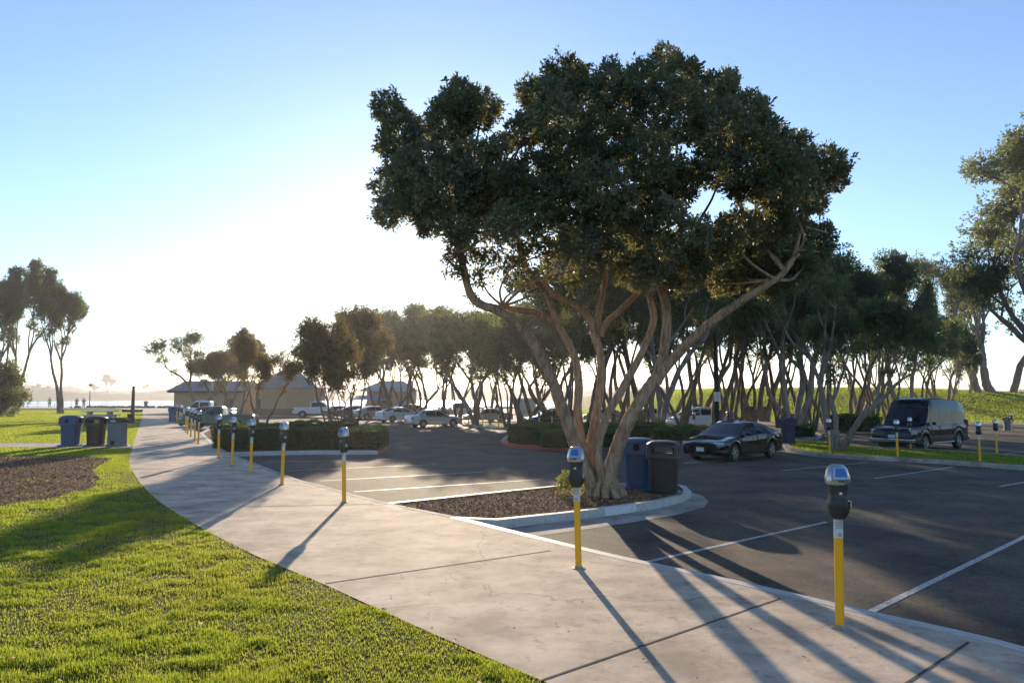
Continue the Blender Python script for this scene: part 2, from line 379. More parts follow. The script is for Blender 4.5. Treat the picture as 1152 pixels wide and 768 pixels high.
# match left points to kerb points through nearest-y strips: build polygon directly
KW = .16
def offset(line, d, lv=None):
    out = []
    for i, p in enumerate(line):
        t = line[min(i+1, len(line)-1)]-line[max(i-1, 0)]; t.z = 0; t.normalize(); nrm = Vector((-t.y, t.x, 0))
        q = p+nrm*d; out.append(Vector((q.x, q.y, G(q.x, q.y)+(0 if lv is None else lv))))
    return out
kin = offset(kw, KW)       # inner edge of the kerb (sidewalk side)
tag(MB().poly(kin+lw[::-1]).build('sidewalk', M_walk), kind='structure')
# kerb: top face, lot face
mb = MB(); n = len(kw); top_o = kw; bot = [p+Vector((0, 0, LOT-.06)) for p in kw]
kin2 = [p+Vector((0, 0, .003)) for p in offset(kw, KW-.004)]
kin3 = [p-Vector((0, 0, .05)) for p in kin2]
topo = [p+Vector((0, 0, .003)) for p in kw]; topr = [p+Vector((0, 0, -.02)) for p in offset(kw, -.02)]
botr = [Vector((p.x, p.y, p.z+LOT-.05)) for p in offset(kw, -.035)]
vs = kin3+kin2+topo+topr+botr
fs = [(k*n+i, k*n+i+1, (k+1)*n+i+1, (k+1)*n+i) for k in range(4) for i in range(n-1)]
mbk_ = MB().add(vs, fs)
mbk_.m = [1 if (q % (n-1)) < 45 else 0 for q in range(len(fs))]
tag(mbk_.build('kerb', [M_kerb, M_kold], smooth=True), kind='structure')
# lawn sheet left of the sidewalk
lawn = lw+[P(20, 459), P(-500, 459), Vector((-75, 8, G(-75, 8))), Vector((-30, -25, G(-30, -25))), Vector((4, -25, G(4, -25)))]
lawn = [Vector((p.x, p.y, G(p.x, p.y)-.007)) for p in lawn]
tag(MB().poly(lawn).build('lawn', M_turf), kind='structure')
# joints across the walk
def strip(a, b, wdt, up):
    d = (b-a); d.z = 0; d.normalize(); s = Vector((-d.y, d.x, 0))*wdt/2
    return [Vector((q.x, q.y, G(q.x, q.y)+up)) for q in (a-s, b-s, b+s, a+s)]
mb = MB()
for a, b, wd in (((877, 673), (600, 768), .022), ((620, 619), (366, 656), .025), ((478, 590), (292, 622), .006), ((420, 567), (204, 571), .03), ((332, 541), (168, 548), .02), ((285, 523), (149, 528), .02), ((250, 507), (147, 512), .025), ((1090, 722), (880, 860), .022),
                 ((228, 492), (152, 495), .04), ((214, 480), (156, 483), .04), ((204, 471), (159, 473), .05), ((197, 465), (160, 466), .06)):
    mb.poly(strip(P(*a), P(*b), wd, .004))
tag(mb.build('sidewalk_joints', M_joint), kind='structure')
# thin concrete cross path behind the bins + left paths
tag(sheet('path', [onplane(p.x, p.y, .004) for p in px((-300, 501), (-300, 497.5), (146, 498.5), (149, 503.5))], M_path))
tag(sheet('path', [onplane(p.x, p.y, .004) for p in px((128, 474), (128, 472), (158, 472.5), (158, 475))], M_path))
tag(sheet('path', [onplane(p.x, p.y, .002) for p in px((160, 463), (192, 461), (330, 459.5), (200, 457.6), (-200, 457.8), (-200, 458.9), (130, 459.2), (150, 461))], M_path))
# bare mulch patch on the lawn
tag(sheet('bare_earth', [onplane(p.x, p.y, .0) for p in px((-260, 560), (-60, 574), (20, 566), (60, 560), (104, 549), (112, 538), (104, 529), (118, 521), (128, 516), (100, 513.5), (40, 512), (-260, 513))], M_mulch))

# ---- asphalt lot: one planar sheet
lot = [Vector((p.x, p.y, G(p.x, p.y)+LOT)) for p in offset(kw, -.0)]
lot_far = px((330, 463), (480, 465.5), (640, 468), (880, 472), (1152, 474), (1900, 480), lv=LOT)
lot = lot+lot_far+[Vector((60, 12, G(60, 12)+LOT)), Vector((22, -8, G(22, -8)+LOT))]
tag(MB().poly(lot).build('parking_lot', M_asph), kind='structure')
def lotp(*a, up=.0): return px(*a, lv=LOT+up)
# asphalt in front of the restrooms, its sunlit tone painted as sand, and the promenade behind on the right
tag(sheet('promenade', lotp((880, 474.5), (1010, 475), (1152, 477), (1500, 483), (1500, 477), (1152, 471.5), (1010, 469), (880, 469), (700, 467.5), (640, 468), up=.006), M_path))
tag(sheet('sand', [Vector((p.x, p.y, p.z+.01)) for p in px((400, 464), (520, 465.5), (640, 467), (690, 466), (690, 461), (560, 459.5), (400, 460), lv=LOT)], M_sand))
tag(sheet('lit_tone_strip', lotp((200, 467), (300, 468.5), (400, 468), (470, 467), (470, 464.5), (330, 463.5), (196, 463.2), up=.005), M_sand))
# painted stall lines
mb = MB()
def line(a, b, wd=.085, up=.004):
    A, B = P(*a, LOT), P(*b, LOT); q = strip(A, B, wd, LOT+up); mb.poly(q)
for a, b in (((975, 690), (1152, 604)), ((1152, 604), (1230, 569)), ((718, 634), (870, 600)), ((870, 600), (930, 587)), ((398, 553), (611, 539)), ((360, 540.8), (544, 530.6)), ((322, 529.5), (491, 522)), ((300, 519.5), (446, 516)), ((268, 513), (408, 511.5)),
             ((880, 529), (977, 520)), ((984, 538), (1073, 525)), ((1125, 547), (1200, 534)), ((1130, 510), (1190, 505)), ((1060, 491), (1120, 489)), ((770, 521), (860, 512)), ((1180, 800), (1500, 640))):
    line(a, b)
tag(mb.build('parking_lines', M_line), kind='structure')

# ---- raised islands with kerbs
def island(name, pts, fill, kerbmat, kw_=.16, paint=None, h=.15, crown=.0):
    """pts: outer kerb outline on the lot (world, z ignored)"""
    n = len(pts); ar = sum(pts[i].x*pts[(i+1) % n].y-pts[(i+1) % n].x*pts[i].y for i in range(n))
    if ar < 0: pts = pts[::-1]
    def inset(d):
        out = []
        for i in range(n):
            a, b, c = pts[i-1], pts[i], pts[(i+1) % n]
            t1 = (b-a); t1.z = 0; t1.normalize(); t2 = (c-b); t2.z = 0; t2.normalize()
            n1 = Vector((-t1.y, t1.x, 0)); n2 = Vector((-t2.y, t2.x, 0)); m = (n1+n2); m.normalize(); k = d/max(.5, m.dot(n1))
            q = b+m*k; out.append(q)
        return out
    def lev(ps, z): return [Vector((p.x, p.y, G(p.x, p.y)+LOT+z)) for p in ps]
    i0, i1, i2 = pts, inset(.02), inset(kw_)
    vs = lev(i0, -.05)+lev(i0, h-.03)+lev(i1, h)+lev(i2, h)+lev(i2, h-.06); mbk = MB()
    fs = [(k*n+i, k*n+(i+1) % n, (k+1)*n+(i+1) % n, (k+1)*n+i) for k in range(4) for i in range(n)]
    mbk.add(vs, fs)
    if paint:
        for k in range(len(mbk.f)):
            i = k % n; mid = (pts[i]+pts[(i+1) % n])/2
            mbk.m[k] = paint(mid)
    tag(mbk.build(name+'_kerb', kerbmat, smooth=True), kind='structure')
    # fill with a gentle crown
    c = sum(i2, Vector())/n; vs = lev(i2, h-.03)+lev([p.lerp(c, .35) for p in i2], h-.03+crown)+lev([c], h+crown-.015)
    fs = [(i, (i+1) % n, n+(i+1) % n, n+i) for i in range(n)]+[(n+i, n+(i+1) % n, 2*n) for i in range(n)]
    tag(MB().add(vs, fs).build(name+'_bed', fill, smooth=True), kind='structure')
def dense(pts, step=.5, closed=True):
    out = []
    m = len(pts)
    for i in range(m if closed else m-1):
        a, b = pts[i], pts[(i+1) % m]; k = max(1, int((b-a).length/step))
        for j in range(k): out.append(a.lerp(b, j/k))
    return out
# main tree island (joins the sidewalk)
isl = lotp((500, 592), (560, 595), (640, 586), (700, 578), (745, 571), (768, 565)) + lotp((778, 559), (772, 553), (752, 549.5), (700, 550), (622, 553), (540, 562), (470, 570), (424, 575))
isl = dense(isl, .4)
tip = P(760, 562, LOT)
def paint_main(m):
    return 1 if (P(688, 580, LOT).x < m.x < P(752, 575, LOT).x and m.y < 14.5) else 0
island('main_island', isl, M_mulch, [M_kold, M_kwhite], crown=.0, paint=paint_main)
gut = lotp((560, 606), (600, 603.5), (640, 597.5), (700, 589), (760, 579), (792, 570), (797, 563), (790, 557), (776, 553), (766, 560), (740, 570), (640, 586), (545, 598), up=.003)
tag(sheet('gutter', gut, M_kerb))
gut2 = lotp((427, 574), (470, 567.5), (540, 558.5), (622, 549.8), (622, 547.5), (540, 556), (470, 564.5), (427, 570), up=.003)
tag(sheet('gutter', gut2, M_kerb))
# left hedge island
islL = dense(lotp((250, 514), (300, 512), (360, 511), (425, 511), (436, 507), (434, 501), (420, 493), (398, 485), (330, 479), (280, 478), (236, 483), (224, 490), (236, 503)), 1.2)
redx = P(402, 510, LOT)
island('hedge_island', islL, M_mulch, [M_kold, M_kred], kw_=.2, paint=lambda m: 1 if (m.x > redx.x and m.y < P(420, 500, LOT).y) else 0)
# middle hedge island
islM = dense(lotp((563, 498), (575, 503), (640, 508), (700, 505), (760, 497), (815, 491), (815, 484), (740, 481), (650, 480), (575, 487)), 1.5)
island('middle_island', islM, M_mulch, [M_kerb, M_kred], kw_=.25, paint=lambda m: 1 if m.y < P(600, 499, LOT).y and m.x < P(680, 505, LOT).x else 0)
# grass island beyond the near bay, right side
islR = dense(lotp((884, 508), (920, 514), (960, 516.5), (1060, 522), (1152, 529), (1400, 548), (1400, 530), (1152, 516), (1060, 509), (985, 505.5), (930, 499.5), (893, 497), (880, 501)), 1.5)
island('grass_island', islR, M_turf, [M_kerb], kw_=.3)
islH = dense(lotp((880, 493), (920, 494.5), (925, 491), (915, 487), (880, 487)), 2)
island('shrub_island', islH, M_mulch, [M_kerb], kw_=.2)
islB = dense(lotp((560, 483), (520, 479), (524, 475.5), (700, 475.5), (700, 480), (640, 484)), 2.5)
island('tree_island', islB, M_turf, [M_kerb], kw_=.25)
islC = dense(lotp((945, 485.5), (1000, 486.5), (1002, 482), (945, 480.5)), 2)
island('far_hedge_island', islC, M_mulch, [M_kred], kw_=.2)
# ------------------------------------------------------------------ trees
def bark(name, a, b_, c, sc=3.0, bump=.9, st=(5, 5, .9)):
    m = noisemat(name, [(.3, a), (.5, b_), (.72, c)], scale=sc, detail=10, rough=.9, bump=bump, bscale=sc*2.2, bdist=.05, stretch=st, spec=.15, distort=.6); return m
M_bark = bark("warm ridged bark", (.14, .085, .05), (.40, .265, .165), (.60, .43, .28))
M_bark2 = bark("grey brown bark", (.08, .06, .045), (.17, .13, .095), (.27, .21, .16), sc=2, bump=.6)
M_bark3 = bark("pale smooth bark", (.14, .11, .09), (.26, .2, .165), (.36, .29, .24), sc=1.2, bump=.4)
M_leaf = leafmat("grey green leaves", (.070, .082, .050), (.118, .132, .082), (.22, .23, .155), .38, (.36, .32, .06))
M_leaf2 = leafmat("dark evergreen leaves", (.05, .07, .035), (.09, .115, .058), (.17, .19, .10), .5, (.28, .32, .07))
M_leaf3 = leafmat("yellowish leaves", (.04, .055, .02), (.08, .092, .035), (.15, .13, .06), .45, (.40, .28, .06))
M_leafh = leafmat("hedge leaves", (.02, .05, .014), (.035, .08, .02), (.08, .14, .03), .3, (.2, .3, .04))

def curve(pts, n=5): return smooth_line([Vector(p) for p in pts], n)
def limb(mb, pts, r0, r1, n=10, seed=0, lump=.09):
    """a tapering, slightly lumpy branch"""
    c = curve(pts, 6); k = len(c); rs = [r0+(r1-r0)*(i/(k-1)) for i in range(k)]
    mb.tube(c, rs, n=n, lump=lump, seed=seed); return c, rs
def main_tree():
    base = P(681, 556, 0); D0 = base.y
    root = thing('broadleaf_tree', 'large multi-stemmed evergreen with a broad grey-green crown, on the mulch island by the two bins', 'tree', base)
    def L(px_, py_, dd=0): return Q(px_, py_, D0+dd)-base
    mb = MB(); rng = random.Random(3)
    k = 1.0
    A, ra = limb(mb, [L(672, 560, 0), L(662, 538, -.05), L(649, 505, -.1), L(636, 470, -.25), L(622, 430, -.4), L(605, 394, -.6), L(585, 367, -.7), L(562, 350, -.8), L(540, 342, -.8), L(528, 328, -.8), L(519, 290, -.9), L(513, 262, -1.0)], .155, .065, 12, 1)
    A2, _ = limb(mb, [L(624, 364, .3), L(605, 352, 0), L(585, 349, -.2), L(566, 345, -.5)], .075, .05, 8, 2)
    B, _ = limb(mb, [L(676, 560, .1), L(668, 538, .15), L(656, 505, .2), L(650, 465, .3), L(651, 430, .3), L(645, 398, .35), L(627, 362, .4), L(614, 330, .5), L(592, 302, .6), L(584, 278, .7)], .115, .06, 12, 3)
    Cc, _ = limb(mb, [L(682, 560, .2), L(672, 536, .3), L(663, 515, .35), L(668, 480, .4), L(675, 440, .5), L(676, 405, .6), L(671, 378, .7), L(675, 345, .8), L(681, 312, .9), L(682, 280, 1)], .12, .058, 12, 4)
    C2, _ = limb(mb, [L(671, 384, .7), L(665, 362, .7), L(650, 345, .8), L(628, 334, 1.0), L(610, 316, 1.2)], .1, .05, 8, 5)
    C3, _ = limb(mb, [L(675, 378, .7), L(684, 362, .7), L(700, 347, .6), L(722, 326, .5), L(735, 312, .4)], .085, .055, 8, 6)
    Dd, _ = limb(mb, [L(684, 560, 0), L(676, 530, -.1), L(672, 505, -.15), L(682, 470, -.2), L(700, 437, -.2), L(714, 412, -.2), L(727, 385, -.1), L(736, 358, 0), L(731, 335, .1), L(722, 318, .1)], .11, .055, 12, 7)
    E, _ = limb(mb, [L(690, 560, 0), L(686, 536, -.1), L(694, 505, -.2), L(708, 472, -.35), L(727, 440, -.4), L(741, 418, -.4), L(748, 388, -.4), L(750, 352, -.5), L(744, 325, -.6), L(734, 300, -.7), L(730, 270, -.7)], .165, .07, 12, 8)
    Ff, _ = limb(mb, [L(738, 430, -.4), L(748, 414, -.5), L(768, 392, -.7), L(796, 366, -1.0), L(832, 340, -1.3), L(862, 321, -1.5), L(880, 308, -1.6), L(893, 290, -1.6)], .125, .05, 10, 9)
    # flared, knotted root crown
    for i in range(11):
        a = 2*math.pi*i/11+rng.uniform(-.2, .2); r = rng.uniform(.33, .55)
        limb(mb, [Vector((math.cos(a)*.10, math.sin(a)*.10+.1, .55)), Vector((math.cos(a)*.17, math.sin(a)*.17+.08, .30)), Vector((math.cos(a)*.34, math.sin(a)*.32+.05, .10)), Vector((math.cos(a)*r, math.sin(a)*r, -.12))], .11, .07, 8, 20+i, .15)
    blobs = [(438,125,24),(452,150,26),(432,165,16),(515,110,28),(538,122,28),(508,140,30),(482,182,36),(447,215,30),(440,238,24),(500,212,38),(532,190,36),(546,228,34),(482,243,28),(516,252,26),(455,190,26),(465,225,26),
      (590,150,26),(603,112,28),(640,92,28),(618,135,32),(660,110,34),(700,120,34),(680,158,40),(640,180,36),(600,188,28),(602,230,32),(640,235,36),(680,212,38),(722,170,40),(648,275,26),(690,258,36),(722,238,34),(738,282,34),(702,300,22),(660,298,18),(570,200,22),(575,245,22),
      (745,68,26),(722,90,28),(770,88,28),(800,110,30),(760,130,38),(812,150,36),(842,128,28),(866,150,26),(850,182,34),(808,190,24),(882,188,28),(892,160,18),(834,208,22),(872,215,30),(922,185,24),(937,198,18),(942,180,12),(902,200,22),(912,228,20),(926,264,15),(905,265,22),(872,258,34),(834,262,28),(852,290,30),(800,288,30),(812,318,20),(770,302,28),(842,308,20),(886,292,24),(757,232,20),(765,200,28),(745,200,26),(780,260,20),(820,90,18),(690,92,24),
      (725,315,18),(760,325,14),(895,240,24),(560,165,18),(893,300,20),(870,300,22),(850,318,16)]
    sparse = [(520,282,20),(548,290,20),(562,262,24),(512,300,13),(540,312,13),(585,285,16),(575,300,12),(640,318,11),(612,306,12),(590,320,9),(532,335,8),(905,300,20),(888,318,16),(862,325,14),(915,310,12),(925,285,14),(872,318,12),(600,268,20),(620,282,18)]
    mpp = D0/F; cents = []; rads = []
    cx, cy, rx, ry = 680, 195, 275, 155
    def bulge(x, y): return 2.9*math.sqrt(max(.05, 1-((x-cx)/rx)**2-((y-cy)/ry)**2))
    for x, y, r in blobs:
        bz = bulge(x, y); ls = [-bz, bz*.35] if bz > 1.6 else [-bz*.6, bz*.6]
        for d in ls:
            d += rng.uniform(-.5, .5); rr = r*.75*mpp*rng.uniform(.75, 1.1)
            cents.append(L(x+rng.uniform(-6, 6), y+rng.uniform(-5, 5), d)); rads.append(rr)
    nm = len(cents)
    for x, y, r in sparse:
        cents.append(L(x, y, rng.uniform(-1.2, 1.2))); rads.append(r*mpp)
    # twigs from the limbs into each clump
    ends = [A[-1], A[-6], A2[-1], B[-1], B[-5], Cc[-1], C2[-1], C3[-1], Dd[-1], E[-1], E[-8], Ff[-1], Ff[-10]]
    hubs = []
    for e_, tg in ((A[-1], (470, 210)), (A[-1], (530, 170)), (B[-1], (600, 200)), (B[-1], (560, 230)), (Cc[-1], (680, 200)), (Cc[-1], (660, 140)), (Dd[-1], (730, 240)), (E[-1], (760, 190)), (E[-1], (720, 130)), (E[-1], (812, 268)), (Ff[-1], (900, 220)), (Ff[-6], (850, 230)), (Ff[-6], (830, 170))):
        t = L(tg[0], tg[1], rng.uniform(-.8, .8)); mid = e_.lerp(t, .5)+Vector((rng.uniform(-.3, .3), rng.uniform(-.3, .3), rng.uniform(-.1, .4)))
        c, _ = limb(mb, [e_, mid, t], .046, .024, 7, rng.randint(0, 999)); hubs += [c[4], c[8], c[-1]]
    hubs += ends
    for c, r in zip(cents, rads):
        h = min(hubs, key=lambda q: (q-c).length+(.8 if q.z > c.z else 0))
        mid = h.lerp(c, .5)+Vector((rng.uniform(-.3, .3), rng.uniform(-.3, .3), rng.uniform(-.25, .1)))
        limb(mb, [h, mid, c], .035, .012, 5, rng.randint(0, 999), .05)
    mb.build('trunk', M_bark, root, smooth=True, angle=80)
    nr = np.random.default_rng(5)
    V, Fq, T = clumps([np.array(c) for c in cents[:nm]], np.array(rads[:nm]), 84, 15, .10, .044, nr, squash=.95, shell=.72)
    V2, F2, T2 = clumps([np.array(c) for c in cents[nm:]], np.array(rads[nm:]), 34, 12, .10, .045, nr, squash=.9, shell=.1)
    V = np.concatenate([V, V2]); F2 = F2+len(V)-len(V2); Fq = np.concatenate([Fq, F2]); T = np.concatenate([T, T2])
    link('crown', npmesh('crown', V, Fq, M_leaf, T), root)
main_tree()

def gen_tree(seed, h, spread, stems, lean=.5, base_r=.2, clump_r=.6, nros=26, nleaf=9, leaf=.16, fork=(2, 3), bare=.35, thin=0.0, up=.6, crown_flat=.8, maxlv=3):
    """trunk mesh + crown arrays; multi-stemmed, twisting, forking upwards"""
    rng = random.Random(seed); mb = MB(); tips = []
    def grow(p, d, ln, r, lv, k=0):
        pts = [p]; q = p.copy(); dd = d.copy(); ns = 4
        for i in range(ns):
            dd = (dd+Vector((rng.uniform(-1, 1), rng.uniform(-1, 1), rng.uniform(-.3, .6)))*.36).normalized()
            q = q+dd*ln/ns; pts.append(q.copy())
        r1 = r*.66; limb(mb, pts, r, r1, 7 if lv < 2 else 5, rng.randint(0, 9999), .1)
        if lv >= 1: tips.append((pts[3], .7, lv))
        if lv >= maxlv: tips.append((q, 1.0, lv)); return
        for j in range(rng.randint(*fork)):
            a = rng.uniform(0, 2*math.pi); out = Vector((math.cos(a), math.sin(a), 0))
            nd = (dd*.75+out*rng.uniform(.35, .75)+Vector((0, 0, up*rng.uniform(.3, 1)))).normalized()
            grow(q, nd, ln*rng.uniform(.55, .8), r1*rng.uniform(.6, .85), lv+1)
    a0 = rng.uniform(0, 6.28)
    for s in range(stems):
        a = a0+2*math.pi*s/stems+rng.uniform(-.4, .4); l = lean*rng.uniform(.6, 1.3)
        d = Vector((math.cos(a)*l, math.sin(a)*l, 1)).normalized()
        grow(Vector((math.cos(a)*base_r*.5, math.sin(a)*base_r*.5, -.1)), d, h*bare*rng.uniform(.85, 1.1), base_r*rng.uniform(.7, 1), 0)
    if base_r > .12: mb.tube([(0, 0, -.15), (0, 0, .15), (0, 0, .45)], [base_r*2.0, base_r*1.45, base_r*1.0], n=9, lump=.15, seed=seed)
    zmax = max(t[0].z for t in tips); k = (h-clump_r*.6)/zmax
    xm = max(max(abs(t[0].x), abs(t[0].y)) for t in tips); kx = spread/xm
    mb.v = [(x*kx if z > h*.12 else x*(1+(kx-1)*max(0, z)/(h*.12)), y*kx if z > h*.12 else y*(1+(kx-1)*max(0, z)/(h*.12)), z*k) for x, y, z in mb.v]
    # keep branch girth sensible: (scaling is mild)
    cents = []; rads = []
    for t, s, lv in tips:
        if rng.random() < thin: continue
        c = Vector((t.x*kx, t.y*kx, t.z*k))
        if c.z < h*bare*1.05: continue
        cents.append(np.array(c)+np.array([0, 0, clump_r*.2])); rads.append(clump_r*s*rng.uniform(.7, 1.25))
    nr = np.random.default_rng(seed)
    V, Fq, T = clumps(cents, np.array(rads), nros, nleaf, leaf, leaf*.42, nr, squash=crown_flat, shell=.3)
    return mb, V, Fq, T
def tree_proto(key, mat_b, mat_l, **kw):
    mb, V, Fq, T = gen_tree(**kw)
    return mb.mesh('trunk', mat_b, smooth=True, angle=None), npmesh('crown', V, Fq, mat_l, T)
# prototypes for the spreading, twisted shore trees
PR = {
 'a': tree_proto('a', M_bark2, M_leaf2, seed=11, h=8.5, spread=3.0, stems=4, base_r=0.122, clump_r=0.68, nros=27, nleaf=9, leaf=0.165, bare=.25, thin=.1),
 'b': tree_proto('b', M_bark2, M_leaf2, seed=12, h=8.0, spread=2.8, stems=3, base_r=0.137, clump_r=0.68, nros=27, nleaf=9, leaf=0.165, bare=.25, thin=.1),
 'c': tree_proto('c', M_bark2, M_leaf2, seed=23, h=8.5, spread=3.2, stems=5, base_r=0.108, clump_r=0.6, nros=24, nleaf=9, leaf=0.165, bare=.25, thin=.1),
 'd': tree_proto('d', M_bark2, M_leaf2, seed=34, h=9.0, spread=3.0, stems=2, lean=.35, base_r=0.173, clump_r=0.68, nros=27, nleaf=9, leaf=0.165, bare=.25, fork=(3, 3), thin=.1),
 'e': tree_proto('e', M_bark3, M_leaf2, seed=45, h=8.0, spread=3.6, stems=4, lean=.7, base_r=0.144, clump_r=0.62, nros=24, nleaf=9, leaf=0.165, bare=.25, thin=.1),
 'y': tree_proto('y', M_bark2, M_leaf3, seed=56, h=8.0, spread=3.0, stems=3, base_r=.16, clump_r=.62, nros=28, nleaf=9, leaf=.15, bare=.36),
 's': tree_proto('s', M_bark2, M_leaf3, seed=67, h=5.0, spread=1.9, stems=3, lean=.35, base_r=.09, clump_r=.45, nros=26, nleaf=8, leaf=.13, bare=.42, thin=.1),
 'r': tree_proto('r', M_bark3, M_leaf2, seed=78, h=8.0, spread=4.2, stems=3, lean=.75, base_r=.22, clump_r=0.62, nros=30, nleaf=9, leaf=.15, bare=.34, fork=(2, 3), thin=0.12),
 't': tree_proto('t', M_bark3, M_leaf2, seed=89, h=17, spread=3.9, stems=2, lean=.16, base_r=.34, clump_r=.85, nros=30, nleaf=10, leaf=0.24, bare=.27, fork=(3, 4), up=0.45, thin=0.1),
 'k': tree_proto('k', M_bark3, M_leaf2, seed=97, h=13, spread=5.2, stems=3, lean=.4, base_r=.2, clump_r=.78, nros=34, nleaf=9, leaf=.15, bare=.19, fork=(3, 3), up=.45, thin=.08),
 'g': tree_proto('g', M_bark3, M_leaf2, seed=91, h=12, spread=4.6, stems=2, lean=.45, base_r=.36, clump_r=0.8, nros=34, nleaf=9, leaf=.18, bare=.27, fork=(2, 3), up=.7, thin=.15),
}
 
PH = {'k': 13, 'a': 8.5, 'b': 8.0, 'c': 8.5, 'd': 9.0, 'e': 8.0, 'y': 8.0, 's': 5.0, 'r': 8.0, 't': 17, 'g': 12}
NTREE = [0]
def tree(key, pos, h, label, rz=None, group=None, wid=1.0, name='evergreen_tree', leaf=None):
    NTREE[0] += 1
    rz = random.Random(NTREE[0]*7).uniform(0, 6.28) if rz is None else rz
    s = h/PH[key]; root = thing(name, label, 'tree', pos, rz, group); root.scale = (s*wid, s*wid, s)
    link('trunk', PR[key][0], root); link('crown', PR[key][1], root); return root
def top(pos, py):
    """tree height so that its top shows at picture row py"""
    return Q(576, py, pos.y).z-pos.z

# hedge-island trees (left)
t_ = P(371, 499, 0); tree('s', t_, top(t_, 362), 'slender loose-crowned tree in the front hedge, nearest the kerb of the left hedge island', wid=.72, rz=.4)
t_ = P(293, 484, 0); tree('y', t_, top(t_, 371), 'pale-leaved tree at the back of the left hedge island, in front of the round-roofed building', wid=.8)
t_ = P(384, 485, 0); tree('s', t_, top(t_, 395), 'small thin tree behind the left hedge, beside a leaning twin', wid=.9)
t_ = P(397, 484, 0); tree('s', t_, top(t_, 350), 'dark dense tree leaning right behind the left hedge', wid=.8, rz=2.0)
t_ = P(254, 470, LOT); tree('y', t_, top(t_, 374), 'brownish tree behind the parked pickups, middle of the three by the long shed', wid=1.1)
t_ = P(268, 469, LOT); tree('y', t_, top(t_, 384), 'tree with a short crooked trunk between the long shed and the round-roofed building', wid=.9)
t_ = P(228, 468, LOT); tree('r', t_, top(t_, 376), 'dark tree rising over the long shed roof, leftmost of the shed trees', wid=1.15)
# rows of trees in the middle of the lot
MG = 'twisted evergreens in the rows across the lot'
rows = [ # px, base py, top py, proto, width
 (442, 470, 352, 'a', .8), (456, 468, 348, 'c', .9), (424, 469, 356, 'b', .7), (474, 470, 346, 'a', .9), (496, 472, 350, 'd', .8), (515, 474, 348, 'c', .85), (535, 477, 350, 'e', .8), (552, 472, 352, 'b', .8),
 (571, 480, 345, 'c', .9), (588, 484, 352, 'a', .8), (600, 476, 340, 'b', .85), (620, 478, 350, 'e', .85), (640, 486, 262, 'c', .75), (664, 480, 270, 'd', .8), (690, 484, 272, 'a', .8), (724, 481, 270, 'b', .75), (742, 488, 276, 'e', .7), (768, 486, 278, 'a', .72),
 (806, 482, 264, 'd', .75), (820, 474, 262, 'c', .8), (787, 474, 271, 'b', .8), (846, 476, 264, 'a', .8), (860, 473, 262, 'd', .8), (876, 480, 274, 'c', .75), (893, 484, 273, 'e', .8), (905, 478, 277, 'b', .8), (832, 480, 300, 'y', .8), (755, 474, 300, 'y', .8), (710, 474, 272, 'a', .9)]
marks = ['behind the white sedan', 'behind the silver coupe', 'beside the building with the blue awning', 'behind the light sedan', 'between the silver coupe and the white truck', 'before the white truck', 'at the tail of the tan car', 'behind the tan car',
 'behind the left block of clipped hedge', 'just left of the black parked hatchback', 'at the nose of the black parked hatchback', 'behind the black parked hatchback', 'behind the low hedge left of the big trunk', 'behind the big trunk', 'seen between the stems of the big tree', 'behind the blue and black bins', 'in the hedge right of the bins, forked low', 'in the hedge in front of the white minivan',
 'at the dark pole', 'behind the dark pole', 'behind the white minivan', 'right of the upright blue bin', 'behind the black sedan roof', 'behind the black sedan tail', 'beside the navy box, leaning', 'just right of the navy box', 'with yellowish leaves right of the dark pole', 'with yellowish leaves behind the bins', 'far behind the bins']
for (x, y, ty, k, wd), mk in zip(rows, marks):
    p = P(x, y, LOT+.1); tree(k, p, top(p, ty), 'twisted multi-stemmed evergreen '+mk, group=MG, wid=wd*(1.25 if x < 640 else 1.1))
# right-hand group
RG = 'evergreens on the right beyond the near bay'
for (x, y, ty, k, wd, lb) in [
 (942, 507, 292, 'r', .78, 'leaning twisted evergreen on the grass island left of the van, nearest of the right-hand group'),
 (915, 484, 300, 'c', .8, 'evergreen with thin stems just left of the island evergreen'),
 (930, 477, 300, 'b', .85, 'evergreen behind the low round shrub'),
 (962, 478, 305, 'd', .8, 'evergreen with a thick pale trunk behind the dark hedge'),
 (985, 476, 288, 'c', .85, 'tall evergreen behind the left end of the van roof'),
 (1000, 474, 320, 'a', .8, 'evergreen with thin bare stems behind the dark hedge by the van'),
 (1022, 474, 318, 'g', .6, 'stout-trunked evergreen behind the van windscreen'),
 (1042, 473, 345, 'a', .8, 'dark low-crowned evergreen behind the van roof'),
 (1062, 471, 352, 'e', .75, 'bare-branched evergreen behind the rear of the van'),
 (968, 472, 325, 'e', .8, 'thin evergreen on the bank between the hedge and the van'),
 (1080, 470, 372, 'r', .5, 'small crooked evergreen just right of the van')]:
    p = P(x, y, LOT+.05); tree(k, p, top(p, ty), lb, group=RG, wid=wd)
for (x, y, ty, k, wd, lb, rz) in [(1104, 470, 292, 'g', .9, 'big fork-trunked tree on the lawn right of the van', 1.0), (1134, 470, 285, 'g', .85, 'fork-trunked tree on the lawn near the right edge of the picture', 3.1)]:
    p = P(x, y, LOT+.05); tree(k, p, top(p, ty), lb, group=RG, wid=wd, rz=rz)
p = P(1214, 486, LOT+.05); tree('k', p, top(p, 150), 'tall tree whose branches reach in from beyond the right edge', wid=1.05, rz=2.2)
# tall trees on the left lawn
p = P(68, 465, 0); tree('t', p, top(p, 306), 'tall tree with a forked pale trunk on the left lawn behind the blue bin', wid=.8, rz=.5, name='tall_tree')
p = P(18, 463, 0); tree('t', p, top(p, 296), 'tall tree at the left edge with a single slim trunk, behind the dark shrub', wid=.8, rz=2.6, name='tall_tree')
p = P(-6, 464, 0); tree('t', p, top(p, 300), 'tall tree partly cut off by the left edge of the picture', wid=.8, rz=4.1, name='tall_tree')
